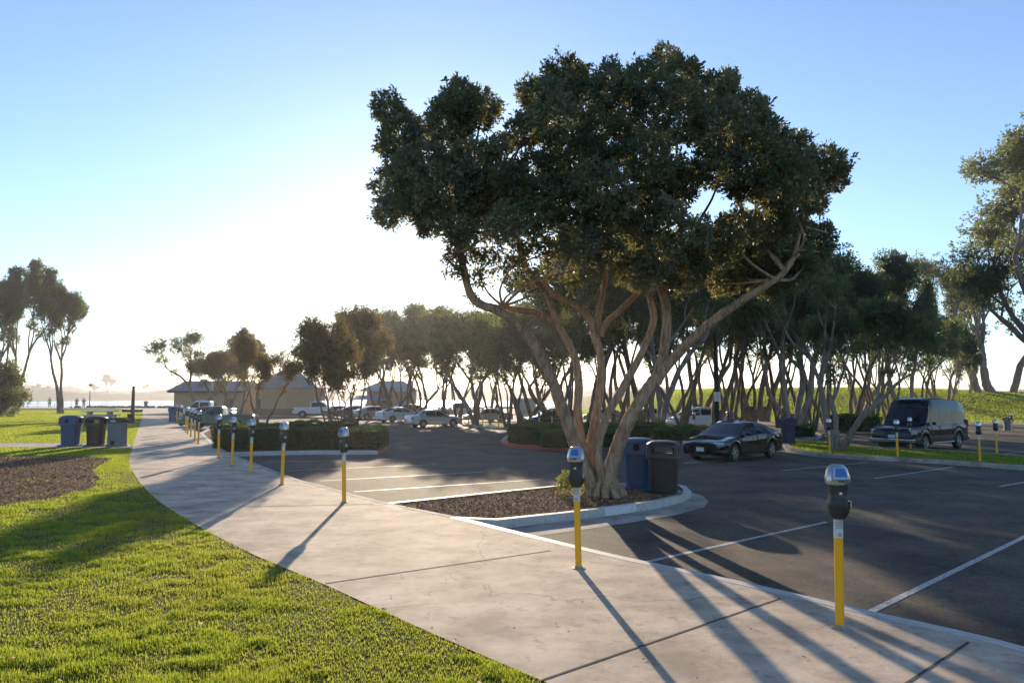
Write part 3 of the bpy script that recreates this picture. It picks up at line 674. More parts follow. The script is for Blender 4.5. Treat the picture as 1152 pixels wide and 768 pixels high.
# bushy shrub at the left edge
nr = np.random.default_rng(8); pos = P(2, 468, 0)
rt = thing('leafy_shrub', 'dense round dark green shrub at the left edge of the lawn', 'shrub', pos); h = top(pos, 402)
cs = []; rs = []
for i in range(46):
    a, b, c = nr.uniform(-1, 1), nr.uniform(-1, 1), nr.uniform(.1, 1)
    cs.append(np.array([a*h*.32*(1.15-c*.7), b*h*.32*(1.15-c*.7), c*h*.86])); rs.append(h*.13)
V_, F_, T_ = clumps(cs, np.array(rs), 34, 9, .28, .12, nr, squash=.9, shell=.3)
link('foliage', npmesh('foliage', V_, F_, M_leaf2, T_), rt)
mb = MB()
for i in range(5): limb(mb, [Vector((0, 0, -.1)), Vector((math.cos(i*1.3)*.4, math.sin(i*1.3)*.4, h*.3)), Vector((math.cos(i*1.3)*h*.2, math.sin(i*1.3)*h*.2, h*.7))], .12, .05, 6, i)
mb.build('stem', M_bark2, rt, smooth=True)

# ------------------------------------------------------------------ clipped hedges
M_hcore = flat("hedge inside", (.02, .03, .012), .95)
def hedge(a, b, depth, h, label, seed, leaf=.06, dens=900, name='clipped_hedge', group='clipped hedges on the lot islands'):
    """box hedge from point a to b (front foot line), going back by depth"""
    d = (b-a); L_ = d.length; rz = math.atan2(d.y, d.x); nr = np.random.default_rng(seed)
    o = thing(name, label, 'hedge', a, rz, group)
    k = 10; mb = MB()
    mb.box((L_/2, depth/2, h/2-.06), (L_-.16, depth-.16, h-.12)); mb.build('core', M_hcore, o)
    areas = [L_*depth, L_*h, L_*h, depth*h, depth*h]; Cs = []; Ns = []
    for i, ar in enumerate(areas):
        n_ = int(ar*dens); u, v = nr.random(n_), nr.random(n_)
        if i == 0: p = np.stack([u*L_, v*depth, np.full(n_, h)], 1); nn = [0, 0, 1]
        if i == 1: p = np.stack([u*L_, np.zeros(n_), v*h], 1); nn = [0, -1, 0]
        if i == 2: p = np.stack([u*L_, np.full(n_, depth), v*h], 1); nn = [0, 1, 0]
        if i == 3: p = np.stack([np.zeros(n_), u*depth, v*h], 1); nn = [-1, 0, 0]
        if i == 4: p = np.stack([np.full(n_, L_), u*depth, v*h], 1); nn = [1, 0, 0]
        Cs.append(p); Ns.append(np.tile(np.array(nn, float), (n_, 1)))
    C_ = np.concatenate(Cs); N_ = np.concatenate(Ns)
    # soft undulation + rounded edges
    ph = nr.random(6)*6; wv = .05*np.sin(C_[:, 0]*3.1+ph[0])+.05*np.sin(C_[:, 1]*4+C_[:, 2]*3+ph[1])+.04*np.sin(C_[:, 0]*7+ph[2]+C_[:, 2]*5)
    C_ = C_+N_*(wv[:, None]-.05+nr.normal(size=(len(C_), 1))*.035)
    ctr = np.array([L_/2, depth/2, h/2]); q = np.abs((C_-ctr)/ctr); edge = np.sort(q, 1)[:, 1]
    C_ = C_-(C_-ctr)*np.clip(edge-.9, 0, 1)[:, None]*.6
    dd = unit(N_+nr.normal(size=N_.shape)*.7+np.array([0, 0, .3]))
    V_, F_ = leaf_quads(C_, dd, leaf*nr.uniform(.7, 1.4, len(C_)), leaf*.55, nr)
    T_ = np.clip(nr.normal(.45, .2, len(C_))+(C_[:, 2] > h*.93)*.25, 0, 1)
    link('foliage', npmesh('foliage', V_, F_, M_leafh, T_), o); return o
def hp(ax, bx, ay, by, depth, tp, label, seed, **k):
    a, b = P(ax, ay, 0), P(bx, by, 0); h = top(a, tp); hedge(a, b, depth, h, label, seed, **k)
hp(237, 322, 504, 505, 1.3, 479, 'long clipped hedge at the left end of the left island, next to the sidewalk meters', 1)
hp(325, 364, 503, 504, 1.2, 482, 'low clipped hedge block left of the slender tree stem', 2)
hp(372, 426, 504, 505, 1.3, 482, 'clipped hedge block at the red-painted corner of the left island', 3)
hp(322, 402, 490, 490, 1.6, 475, 'rear clipped hedge running behind the slender tree on the left island', 4)
hp(570, 605, 498, 499.5, 1.2, 477, 'square-topped hedge block at the left end of the middle island', 5)
hp(608, 650, 503, 504, 1.2, 484, 'clipped hedge block just left of the big tree trunk', 6)
hp(652, 700, 503, 503, 1.2, 484, 'clipped hedge block seen between the stems of the big tree', 7)
hp(612, 700, 491, 491, 1.2, 477, 'rear clipped hedge below the black parked hatchback', 8, dens=500, leaf=.08)
hp(702, 752, 492, 491, 1.2, 477, 'rear clipped hedge behind the blue bin', 9, dens=500, leaf=.08)
hp(752, 812, 496, 494, 1.2, 482, 'front clipped hedge between the black bin and the black sedan', 10, dens=500, leaf=.08)
hp(892, 916, 491, 491.5, 1.6, 479, 'low rounded clipped shrub behind the tail of the black sedan', 11, dens=500, leaf=.08, name='clipped_shrub')
hp(951, 969, 485, 485, 2.0, 468, 'dark square hedge, left of a pair by the van', 12, dens=300, leaf=.12)
hp(971, 993, 485.5, 485.5, 2.0, 468, 'dark square hedge, right of a pair beside the van hood', 13, dens=300, leaf=.12)
# small yellow-green weed at the foot of the big tree
nr = np.random.default_rng(4); pos = P(641, 556, 0)
V_, F_, T_ = clumps([np.array([a*.18, b*.14, .12+c*.26]) for a, b, c in nr.uniform(-1, 1, (9, 3))*np.array([1, 1, .6])+np.array([0, 0, .3])], np.full(9, .13), 12, 8, .07, .03, nr)
rt = thing('weed_sprout', 'small yellow-green leafy sprout at the left foot of the big trunk', 'plant', pos)
link('foliage', npmesh('foliage', V_, F_, leafmat("sprout leaves", (.12, .15, .03), (.2, .22, .04), (.32, .34, .08), .4, (.5, .45, .08)), T_), rt)
mb = MB(); [mb.tube([(a*.05, b*.05, -.03), (a*.15, b*.12, .3)], [.006, .003], n=4) for a, b in ((1, 0), (-1, .4), (.2, 1), (-.5, -1))]; mb.build('stem', M_bark2, rt)

# ------------------------------------------------------------------ lawn grass blades
def inside(poly, X, Y):
    r = np.zeros(len(X), bool); n = len(poly)
    for i in range(n):
        x1, y1 = poly[i].x, poly[i].y; x2, y2 = poly[(i+1) % n].x, poly[(i+1) % n].y
        c = ((y1 > Y) != (y2 > Y)) & (X < (x2-x1)*(Y-y1)/((y2-y1)+1e-12)+x1); r ^= c
    return r
M_blade = leafmat("grass blades", (.22, .17, .06), (.13, .155, .028), (.17, .24, .03), .68, (.50, .60, .05), rough=.6)
rngg = np.random.default_rng(77)
def vnoise(X, Y, s, seed):
    r = np.random.default_rng(seed); g = r.random((64, 64)); x = X/s+100; y = Y/s+100
    xi, yi = np.floor(x).astype(int), np.floor(y).astype(int); fx, fy = x-xi, y-yi; fx = fx*fx*(3-2*fx); fy = fy*fy*(3-2*fy)
    a = g[xi % 64, yi % 64]; b = g[(xi+1) % 64, yi % 64]; c = g[xi % 64, (yi+1) % 64]; d = g[(xi+1) % 64, (yi+1) % 64]
    return (a*(1-fx)+b*fx)*(1-fy)+(c*(1-fx)+d*fx)*fy
n_ = 1100000
rr = 3.2*np.exp(rngg.random(n_)*math.log(30/3.2)); an = rngg.uniform(-.72, .22, n_)      # log-radial so near grass is densest
X, Y = rr*np.sin(an), rr*np.cos(an)
bare = px((-260, 560), (-60, 574), (20, 566), (60, 560), (104, 549), (112, 538), (104, 529), (118, 521), (128, 516), (100, 513.5), (40, 512), (-260, 513))
crossp = px((-300, 501), (-300, 497.5), (146, 498.5), (149, 503.5))
ok = inside(lawn, X, Y) & ~(inside(bare, X, Y) & (rngg.random(n_) > .06)) & ~inside(crossp, X, Y)
nz = vnoise(X, Y, .55, 1)*.5+vnoise(X, Y, .17, 2)*.5; nb = vnoise(X, Y, 1.7, 3)
ok &= rngg.random(n_) < np.clip((nz-.28)*3.0, .26, 1)*np.where(nb < .35, .65, 1)
X, Y, nz, nb, rr = X[ok], Y[ok], nz[ok], nb[ok], rr[ok]; n_ = len(X)
Z = -S_*((X-2.5)*.8+(Y-7)*.6)-.008
hh = (.014+.036*np.clip((nz-.45)*2.4, 0, 1)**1.3+.014*rngg.random(n_))*rngg.uniform(.6, 1.45, n_)
a = rngg.uniform(0, 6.28, n_); wd_ = .0024*(1+rr/7)*rngg.uniform(.7, 1.4, n_)
b0 = np.stack([X, Y, Z], 1); sx = np.stack([np.cos(a), np.sin(a), 0*a], 1); ld = np.stack([-np.sin(a), np.cos(a), 0*a], 1)*(rngg.normal(size=n_)*.6*hh)[:, None]
V_ = np.stack([b0-sx*wd_[:, None], b0+sx*wd_[:, None], b0+ld+np.stack([0*a, 0*a, hh], 1)], 1).reshape(-1, 3)
tt = np.clip(.25+.75*np.clip((nz-.35)*1.8, 0, 1)-.7*np.clip((.52-nb)*3, 0, 1)+rngg.normal(size=n_)*.13, 0, 1)
g_ = link('lawn_grass', npmesh('lawn_grass', V_, np.arange(3*n_).reshape(n_, 3), M_blade, tt)); tag(g_, 'short green grass on the near lawn', 'grass', kind='stuff')

def blades(name, label, X, Y, Zf, hsc, wsc, seed):
    r_ = np.random.default_rng(seed); n_ = len(X); dist = np.hypot(X, Y)
    nz = vnoise(X, Y, 1.3, seed)*.5+vnoise(X, Y, .4, seed+1)*.5
    hh = hsc*(.5+nz)*r_.uniform(.6, 1.3, n_); wd_ = wsc*dist*r_.uniform(.6, 1.4, n_); a = r_.uniform(0, 6.28, n_)
    b0 = np.stack([X, Y, Zf(X, Y)], 1); sx = np.stack([np.cos(a), np.sin(a), 0*a], 1)
    tip = b0+np.stack([-np.sin(a)*hh*.5*r_.normal(size=n_), np.cos(a)*hh*.5*r_.normal(size=n_), hh], 1)
    V_ = np.stack([b0-sx*wd_[:, None], b0+sx*wd_[:, None], tip], 1).reshape(-1, 3)
    g_ = link(name, npmesh(name, V_, np.arange(3*n_).reshape(n_, 3), M_blade, np.clip(.3+.6*nz+r_.normal(size=n_)*.13, 0, 1))); tag(g_, label, 'grass', kind='stuff')
def polar(n_, r0, r1, a0, a1, seed):
    r_ = np.random.default_rng(seed); rr = r0*np.exp(r_.random(n_)*math.log(r1/r0)); an = r_.uniform(a0, a1, n_); return rr*np.sin(an), rr*np.cos(an)
Gn = lambda X, Y: -S_*((X-2.5)*.8+(Y-7)*.6)
X, Y = polar(330000, 22, 125, -.66, -.2, 5)
ok = inside(lawn, X, Y) & ~(inside(bare, X, Y)) & ~inside(crossp, X, Y); X, Y = X[ok], Y[ok]
blades('far_lawn_grass', 'green grass of the lawn beyond the bins', X, Y, lambda x, y: Gn(x, y)-.012, .05, .00042, 31)
X, Y = polar(150000, 16, 60, .2, .75, 6); ok = inside(islR, X, Y); X, Y = X[ok], Y[ok]
blades('island_grass', 'thin grass on the island beyond the near bay', X, Y, lambda x, y: Gn(x, y)-.03, .05, .0005, 33)
X, Y = polar(260000, 78, 150, -.02, .66, 7); ok = np.array([berm(x, y) > .01 or y > 92 for x, y in zip(X, Y)]) & (X > 9); X, Y = X[ok], Y[ok]
prm = px((640, 469), (880, 470), (1500, 478), (1500, 484), (880, 476), (640, 470), lv=LOT)
tv = lambda x, y: np.array([terr(p, q) for p, q in zip(x, y)])
blades('bank_grass', 'green grass of the bank beyond the promenade', X, Y, tv, .16, .00042, 35)

def chips(name, poly_, n_, lo, hi, lv, seed, inset_=0.0):
    r_ = np.random.default_rng(seed); xs_ = [p.x for p in poly_]; ys_ = [p.y for p in poly_]
    X = r_.uniform(min(xs_), max(xs_), n_); Y = r_.uniform(min(ys_), max(ys_), n_); ok = np.ones(n_, bool)
    for k in range(8): ok &= inside(poly_, X+inset_*math.cos(k*.785), Y+inset_*math.sin(k*.785))
    X, Y = X[ok], Y[ok]; n_ = len(X)
    C_ = np.stack([X, Y, Gn(X, Y)+lv+r_.uniform(0, .012, n_)], 1); a = r_.uniform(0, 6.28, n_)
    D_ = np.stack([np.cos(a), np.sin(a), r_.normal(size=n_)*.25], 1); s = r_.uniform(lo, hi, n_)
    V_, F_ = leaf_quads(C_, D_, s, s*r_.uniform(.2, .6, n_), r_, fold=.1)
    g_ = link(name, npmesh(name, V_, F_, M_chip, r_.random(len(F_)))); tag(g_, 'bark chips scattered over bare ground', 'mulch', kind='stuff')
M_chip = leafmat("bark chips", (.06, .03, .017), (.22, .12, .066), (.48, .31, .19), .05, (.3, .2, .1), .9)
def shrink(ps, k): 
    c_ = sum(ps, Vector())/len(ps); return [c_.lerp(p, k) for p in ps]
chips('island_bark_chips', isl, 34000, .02, .06, -.014, 41, .2)
chips('lawn_bark_chips', bare, 42000, .02, .07, .006, 43)
# fallen leaves and litter
mbl = MB(); rl = random.Random(9)
def leaf_at(x, y, lv, s):
    z = G(x, y)+lv+.008; a = rl.uniform(0, 6.28); c, q = math.cos(a), math.sin(a)
    pts = [(-1, 0, .15), (-.3, .42, .5), (.5, .3, .2), (1, 0, .45), (.4, -.38, .6), (-.4, -.35, .1)]
    mbl.add([(x+(u*c-v*q)*s, y+(u*q+v*c)*s, z+k*s*.5) for u, v, k in pts], [(0, 1, 2, 3), (0, 3, 4, 5)], rl.choice([0, 0, 1]))
for i in range(420):
    r = 3.4*math.exp(rl.random()*math.log(5)); an_ = rl.uniform(-.7, .1); x, y = r*math.sin(an_), r*math.cos(an_)
    if inside(lawn, np.array([x]), np.array([y]))[0]: leaf_at(x, y, .035, rl.uniform(.018, .05))
for q in ((440, 671), (654, 675), (545, 660), (502, 653), (380, 613), (668, 608), (725, 742), (452, 648), (700, 700), (842, 705), (905, 740), (990, 735), (300, 585), (525, 600)):
    p = P(q[0], q[1], 0); leaf_at(p.x, p.y, .0, .022)
for i in range(45):
    p = P(rl.uniform(200, 1100), rl.uniform(560, 760), 0)
    if inside(kin+lw[::-1], np.array([p.x]), np.array([p.y]))[0]: leaf_at(p.x, p.y, .0, rl.uniform(.008, .022))
for i in range(150):
    p = P(rl.uniform(450, 740), rl.uniform(552, 590), 0)
    if inside(isl, np.array([p.x]), np.array([p.y]))[0]: leaf_at(p.x, p.y, .04, rl.uniform(.015, .04))
for i in range(190):
    p = P(rl.uniform(-40, 120), rl.uniform(514, 562), 0)
    leaf_at(p.x, p.y, .0, rl.uniform(.02, .06))
tag(mbl.build('fallen_leaves', [flat("dry brown leaf", (.24, .14, .07), .8, var=.4), flat("orange dry leaf", (.42, .2, .06), .8, var=.3)]), 'dry leaves scattered over lawn and walk', 'leaf litter', kind='stuff')
# ------------------------------------------------------------------ parking meters
M_yel = worn_paint("yellow post paint", (.92, .44, .004), .27, 17)
M_steel = flat("brushed meter dome", (.55, .56, .57), .28, 1.0, var=.08, scale=30)
M_blk = flat("black meter housing", (.022, .024, .022), .42, 0, var=.3, scale=20)
M_sticker = flat("white sticker", (.62, .62, .58), .6)
M_ink = flat("dark green ink", (.02, .07, .04), .6)
M_scr = flat("blue solar panel", (.03, .13, .42), .12, 0, spec=.9, coat=.6)
M_flange = flat("dull base flange", (.34, .29, .22), .7, var=.3, scale=20)
def textmesh(txt, size, mat, align='CENTER', ext=.0008, line=1.0):
    c = bpy.data.curves.new('t', 'FONT'); c.body = txt; c.size = size; c.extrude = ext; c.align_x = align; c.space_line = line
    o = bpy.data.objects.new('t', c); COL.objects.link(o); dg = bpy.context.evaluated_depsgraph_get()
    me = bpy.data.meshes.new_from_object(o.evaluated_get(dg)); bpy.data.objects.remove(o); me.materials.clear(); me.materials.append(mat); me.name = 'lettering'; return me
def make_meter(label, group):
    """front faces -Y"""
    root = thing('parking_meter', label, 'parking meter', (0, 0, 0), 0, group)
    r = .036
    MB().lathe([(r, .0), (r, .745)], 20).build('post', M_yel, root, smooth=True)
    st = MB().lathe([(r+.0015, .745), (r+.0015, .905)], 20).build('sticker', M_sticker, root, smooth=True)
    tx = textmesh("2 HOUR\nPARKING\n8AM-6PM\nSUN-SAT", .0165, M_ink, line=1.25); o = link('lettering', tx, st, (0, -(r+.003), .885)); o.rotation_euler = (R(90), 0, 0)
    tl = MB()
    for k in range(4): tl.box((0, -(r+.002), .785-.008*k), (.036-.004*(k % 2), .002, .002))
    tl.build('fine_print', M_ink, st)
    MB().lathe([(.075, -.004), (.075, .008), (.05, .014), (.038, .03)], 20).build('base_flange', M_flange, root, smooth=True, angle=30)
    # housing: waisted casting, wider than deep
    def sec(w_, d_, z, n=20, p=3.2):
        return [(math.copysign(abs(math.cos(a))**(2/p), math.cos(a))*w_/2, math.copysign(abs(math.sin(a))**(2/p), math.sin(a))*d_/2, z) for a in [2*math.pi*i/n for i in range(n)]]
    def loft(mb, secs, mi=0):
        n = len(secs[0]); vs = [p for s in secs for p in s]
        fs = [(k*n+i, k*n+(i+1) % n, (k+1)*n+(i+1) % n, (k+1)*n+i) for k in range(len(secs)-1) for i in range(n)]
        fs += [tuple(range(n-1, -1, -1)), tuple((len(secs)-1)*n+i for i in range(n))]; mb.add(vs, fs, mi); return mb
    lo = loft(MB(), [sec(.09, .085, .90), sec(.13, .10, .92), sec(.165, .13, .955), sec(.182, .14, 1.0), sec(.172, .14, 1.035), sec(.15, .135, 1.062), sec(.148, .133, 1.075)])
    lo.build('lower_housing', M_blk, root, smooth=True, angle=40)
    hi = loft(MB(), [sec(.155, .14, 1.075), sec(.148, .135, 1.082), sec(.145, .13, 1.12), sec(.155, .14, 1.19)]).build('upper_housing', M_blk, root, smooth=True, angle=40)
    k = MB().lathe([(.013, 0), (.013, .012), (.006, .013)], 14, c=(.0, -.075, 1.115), axis='y'); k.v = [(x, -.067-(y+.075), z) for x, y, z in k.v]; k.build('key_lock', M_steel, hi, smooth=True, angle=30)
    MB().box((.088, -.03, 1.03), (.012, .05, .05)).build('coin_plate', M_steel, root, bevel=.004)
    # dome: faceted silver head with sloping solar screen
    W = .098; Dp = .092
    dome = MB(); prof = [(W*.86, 1.185), (W, 1.20), (W*1.02, 1.245), (W*.80, 1.325), (W*.5, 1.352)]
    vs = []
    for rr_, z in prof:
        for i in range(12):
            a = 2*math.pi*(i+.5)/12; vs.append((rr_*math.cos(a)*1.02, rr_*math.sin(a)*.93*(1 if z < 1.3 else .8)+(0.014 if z > 1.3 else 0), z))
    fs = [(q*12+i, q*12+(i+1) % 12, (q+1)*12+(i+1) % 12, (q+1)*12+i) for q in range(4) for i in range(12)]+[tuple(range(11, -1, -1)), tuple(48+i for i in range(12))]
    dm = dome.add(vs, fs).build('dome', M_steel, root, smooth=True, angle=25, bevel=.003)
    # screen panel on the front slope
    y0, z0, y1, z1 = -.096, 1.238, -.056, 1.33
    nrm = Vector((0, -(z1-z0), (y1-y0))).normalized(); nrm = Vector((0, -abs(nrm.y), abs(nrm.z)))
    def quad(mb, w0, w1, f0, f1, off, mi=0):
        A = [Vector((s*wv/2, y0+(y1-y0)*f, z0+(z1-z0)*f)) for s, wv, f in ((-1, w0, f0), (1, w0, f0), (1, w1, f1), (-1, w1, f1))]
        top_ = [p+nrm*off for p in A]; bt = [p-nrm*.03 for p in A]
        mb.add(bt+top_, [(3, 2, 1, 0), (4, 5, 6, 7), (0, 1, 5, 4), (1, 2, 6, 5), (2, 3, 7, 6), (3, 0, 4, 7)], mi)
    fr = MB(); quad(fr, .125, .095, -.02, 1.0, .006); fr = fr.build('bezel', M_steel, dm, bevel=.002)
    sc = MB(); quad(sc, .098, .074, .16, .92, .009); sc.build('screen', M_scr, dm)
    MB().box((0, -.1, 1.222), (.045, .012, .012)).build('slot', M_blk, dm)
    return root
GM = 'parking meters along the sidewalk kerb'
m0 = make_meter('parking meter nearest the camera, at the right, blue screen on top', GM)
MS = 1.06
mets = [(945, 706, -.10, 'nearest parking meter, front right, with a big blue screen and clear white sticker'),
 (651, 639, -.25, 'yellow parking meter on the sidewalk in front of the big tree island'),
 (387, 565, -.5, 'yellow parking meter standing alone left of the island, before the striped bays'),
 (317, 545, -.6, 'yellow parking meter second nearest left of the bays, before the hedge'),
 (282, 532, -.6, 'yellow parking meter in front of the long left hedge, third of that run'),
 (261, 523.5, -.6, 'yellow parking meter at the left part of the long hedge'),
 (246, 515, -.6, 'yellow parking meter at the left end of the hedge island'),
 (223, 499, -.6, 'yellow parking meter by the front wheel of the green pickup, nearest of the far cluster'),
 (219, 495, -.6, 'second meter of the far cluster beside the green pickup'),
 (214.5, 491, -.6, 'third meter of the far cluster beside the green pickup'),
 (211, 488, -.6, 'fourth meter of the far cluster, at the nose of the green pickup'),
 (208.8, 486, -.6, 'fifth meter of the far cluster, behind the green pickup nose'),
 (204.5, 479.5, -.6, 'sixth meter of the far cluster, beside the dark sedan'),
 (202, 478, -.6, 'seventh meter of the far cluster, before the white pickup'),
 (199, 476, -.6, 'eighth meter of the far cluster, next to the distant blue bin'),
 (197, 474.5, -.6, 'farthest meter of the sidewalk run, just right of the distant blue bin')]
for i, (x, y, rz, lb) in enumerate(mets):
    p = P(x, y, 0)
    d = dup(m0, p, rz-0.15, lb, GM, MS)
    lean_ = random.Random(i+40); d.rotation_euler = (R(lean_.uniform(-1.4, 1.4)), R(-1.2 if i == 1 else lean_.uniform(-1.2, 1.2)), rz)
COLrm = [m0]+list([c for c in COL.objects if c.parent == m0]); kids = [c for c in COL.objects if c.parent in COLrm]
for o in set(COLrm+kids): bpy.data.objects.remove(o)
proto = [o for o in COL.objects if o.parent is None and o.name.startswith('parking_meter')][0]
G2 = 'parking meters on the island beyond the near bay'
for x, y, lb, lv in ((933.5, 511, 'parking meter on the grass island left of the twisted tree, before the van', 0), (1010, 514.5, 'front one of the two close meters before the van hood', 0), (1024.5, 504.5, 'rear one of the two close meters before the van hood', 0),
   (1102.5, 519, 'parking meter right of the van on the grass island', 0), (1121.5, 510.5, 'parking meter second from the right edge, beyond the grass island', 0), (1138.5, 485.5, 'small far parking meter beside the grey bin near the right edge', 0), (909.5, 472, 'tiny far parking meter behind the tail of the black sedan', 0)):
    dup(proto, P(x, y, LOT+.13), 2.6, lb, G2, MS)
G3 = 'parking meters among the middle trees'
for x, y, lb in ((527, 479.5, 'small meter at the nose of the silver coupe'), (538, 475, 'small meter before the tan car door'), (543, 480.5, 'small meter behind the silver coupe nose, before the tan car'), (561, 481.5, 'small meter at the tail of the tan car'), (582, 481, 'small meter just behind the left hedge block'), (606.5, 486, 'meter between the two hedge blocks'), (621, 481, 'meter in front of the black hatchback door'), (781, 489, 'small meter at the front of the black sedan'), (727, 481, 'small far meter above the blue bin')):
    dup(proto, P(x, y, LOT+.12), -.6, lb, G3, MS)

# ------------------------------------------------------------------ bins
M_bblue = flat("blue bin plastic", (.002, .05, .15), .45, 0, var=.15); M_bblk = flat("black bin plastic", (.010, .011, .014), .42, 0, var=.2)
M_bgrey = flat("grey bin plastic", (.12, .14, .16), .5, 0, var=.15); M_hole = flat("dark opening", (.004, .004, .005), .9)
M_navy = flat("navy paint", (.006, .018, .06), .4)
def rsec(w_, d_, z, n=28, p=3.4): return [(math.copysign(abs(math.cos(a))**(2/p), math.cos(a))*w_/2, math.copysign(abs(math.sin(a))**(2/p), math.sin(a))*d_/2, z) for a in [2*math.pi*i/n for i in range(n)]]
def rloft(mb, secs, mi=0, cap=True):
    n = len(secs[0]); vs = [p for s in secs for p in s]
    fs = [(k*n+i, k*n+(i+1) % n, (k+1)*n+(i+1) % n, (k+1)*n+i) for k in range(len(secs)-1) for i in range(n)]
    if cap: fs += [tuple(range(n-1, -1, -1)), tuple((len(secs)-1)*n+i for i in range(n))]
    return mb.add(vs, fs, mi)
def bin_(pos, rz, mat, kind, label, s=1.0, group=None, name='litter_bin'):
    """kind: 'slot' big wide openings through the hood, 'hole' round hole"""
    o = thing(name, label, 'bin', pos, rz, group); o.scale = (s,)*3
    rloft(MB(), [rsec(.74, .66, 0), rsec(.76, .68, .015), rsec(.75, .67, .045), rsec(.62, .54, .065)]).build('base', mat, o, smooth=True, angle=30)
    rloft(MB(), [rsec(.54, .48, .05), rsec(.545, .485, .2), rsec(.60, .54, .74)]).build('body', mat, o, smooth=True, angle=30)
    lid = rloft(MB(), [rsec(.66, .60, .73), rsec(.68, .62, .745), rsec(.67, .61, .80)]).build('rim', mat, o, smooth=True, angle=30)
    # hood: four corner posts, back/side panels and a domed cap
    hood = MB()
    for sx in (-1, 1):
        for sy in (-1, 1):
            hood.tube([(sx*.27, sy*.24, .79), (sx*.26, sy*.23, 1.0)], [.05, .045], n=10)
    for sy in (-1, 1):
        if kind == 'slot':
            hood.box((0, sy*.265, .825), (.56, .03, .05)); hood.box((0, sy*.262, .985), (.5, .03, .05))
        else: hood.box((0, sy*.262, .90), (.56, .03, .2))
    for sx in (-1, 1):
        if kind == 'slot' : hood.box((sx*.30, 0, .825), (.03, .44, .05)); hood.box((sx*.295, 0, .985), (.03, .44, .05)); hood.box((sx*.295, 0, .90), (.028, .44, .16))
        else: hood.box((sx*.295, 0, .90), (.03, .5, .2))
    hd = hood.build('hood', mat, o, smooth=True, angle=40)
    rloft(MB(), [rsec(.66, .60, .985), rsec(.675, .61, 1.0), rsec(.65, .585, 1.04), rsec(.5, .44, 1.085), rsec(.25, .2, 1.105)]).build('lid', mat, o, smooth=True, angle=50)
    inner = MB()
    if kind == 'slot':
        for sx in (-1, 1): inner.lathe([(.075, 0), (.075, .004)], 20, c=(sx*.312-.002, 0, .905), axis='x')
    else:
        for sy in (-1, 1): inner.lathe([(.075, 0), (.075, .004)], 20, c=(0, sy*.281-.002, .905), axis='y')
        for sx in (-1, 1): inner.lathe([(.075, 0), (.075, .004)], 20, c=(sx*.313-.002, 0, .905), axis='x')
    inner.build('opening', M_hole, hd)
    if kind == 'slot': MB().lathe([(.2, 0), (.21, .08)], 16, c=(0, 0, .76), cap=True).build('liner', M_hole, hd, smooth=True)
    return o
IB = 'litter bins on the tree island'
bin_(P(719, 549, -.02), -.35, M_bblue, 'hole', 'blue litter bin behind the big tree trunk, partly hidden', 1.06, IB)
bin_(P(747, 555, -.03), -.35, M_bblk, 'slot', 'black litter bin with a domed lid beside the big tree trunk', 1.06, IB)
LB = 'three bins on the lawn path'
bin_(P(79, 501.5, 0), 0, M_bblue, 'hole', 'blue litter bin with round hole, leftmost of the three on the lawn path', 1.12, LB)
bin_(P(107.5, 501.5, 0), 0, M_bblk, 'slot', 'black open-hooded litter bin in the middle of the three on the lawn path', 1.1, LB)
# narrow grey bin
o = thing('recycling_bin', 'narrow grey recycling bin, rightmost of the three on the lawn path', 'bin', P(131.5, 502, 0), 0, LB)
mb = MB(); mb.box((0, 0, .5), (.56, .5, .92), taper=1.0); mb.box((0, 0, .03), (.62, .56, .06)); mb.build('body', M_bgrey, o, bevel=.03)
mb = MB(); mb.box((0, 0, 1.02), (.58, .52, .13)); mb.box((0, 0, 1.12), (.5, .44, .08)); l_ = mb.build('lid', M_bblk, o, bevel=.02)
MB().box((-.05, -.264, 1.03), (.22, .006, .07)).build('label_plate', flat("pale label", (.4, .45, .45), .5), l_); MB().box((-.05, -.254, .14), (.16, .012, .2)).build('recess', M_hole, o)
for x, y, m_, lb, s in ((195, 474.5, M_bblue, 'distant blue bin at the far end of the sidewalk, left of the meters', 1.1), (822, 478, M_bblue, 'upright blue bin above the black sedan roof, right of the dark pole', 1.15)):
    bin_(P(x, y, 0 if x < 300 else LOT+.1), 0, m_, 'hole', lb, s)
bin_(P(1134, 484, LOT+.1), 0, M_bgrey, 'hole', 'grey bin behind a meter near the right edge', 1.0)
bin_(P(1093, 463, LOT+.3), 0, flat("pale grey", (.3, .29, .26), .6), 'hole', 'pale bin at the foot of the fork-trunked tree', 1.0)
bin_(P(164, 457.6, 0), 0, M_bblk, 'hole', 'dark bin by the shore railing left of the long shed', 1.1)
# navy drop box behind the black sedan
o = thing('drop_box', 'navy blue drop box on a leg behind the tail of the black sedan', 'box', P(887, 499, LOT+.12), .2)
mb = MB(); mb.box((0, 0, .45), (.5, .45, .9)); mb.build('pedestal', M_navy, o, bevel=.02)
c_ = MB(); prof_ = [(-.35, .9), (.35, .9), (.35, 1.12)]+[(.35*math.cos(a), 1.12+.2*math.sin(a)) for a in [math.pi*k/8 for k in range(1, 8)]]+[(-.35, 1.12)]
n = len(prof_); c_.add([(x, -.28, z) for x, z in prof_]+[(x, .28, z) for x, z in prof_], [tuple(range(n)), tuple(range(2*n-1, n-1, -1))]+[(i, (i+1) % n, n+(i+1) % n, n+i) for i in range(n)])
c_.build('box', M_navy, o); MB().box((0, -.284, 1.12), (.3, .008, .05)).build('slot', M_hole, o)

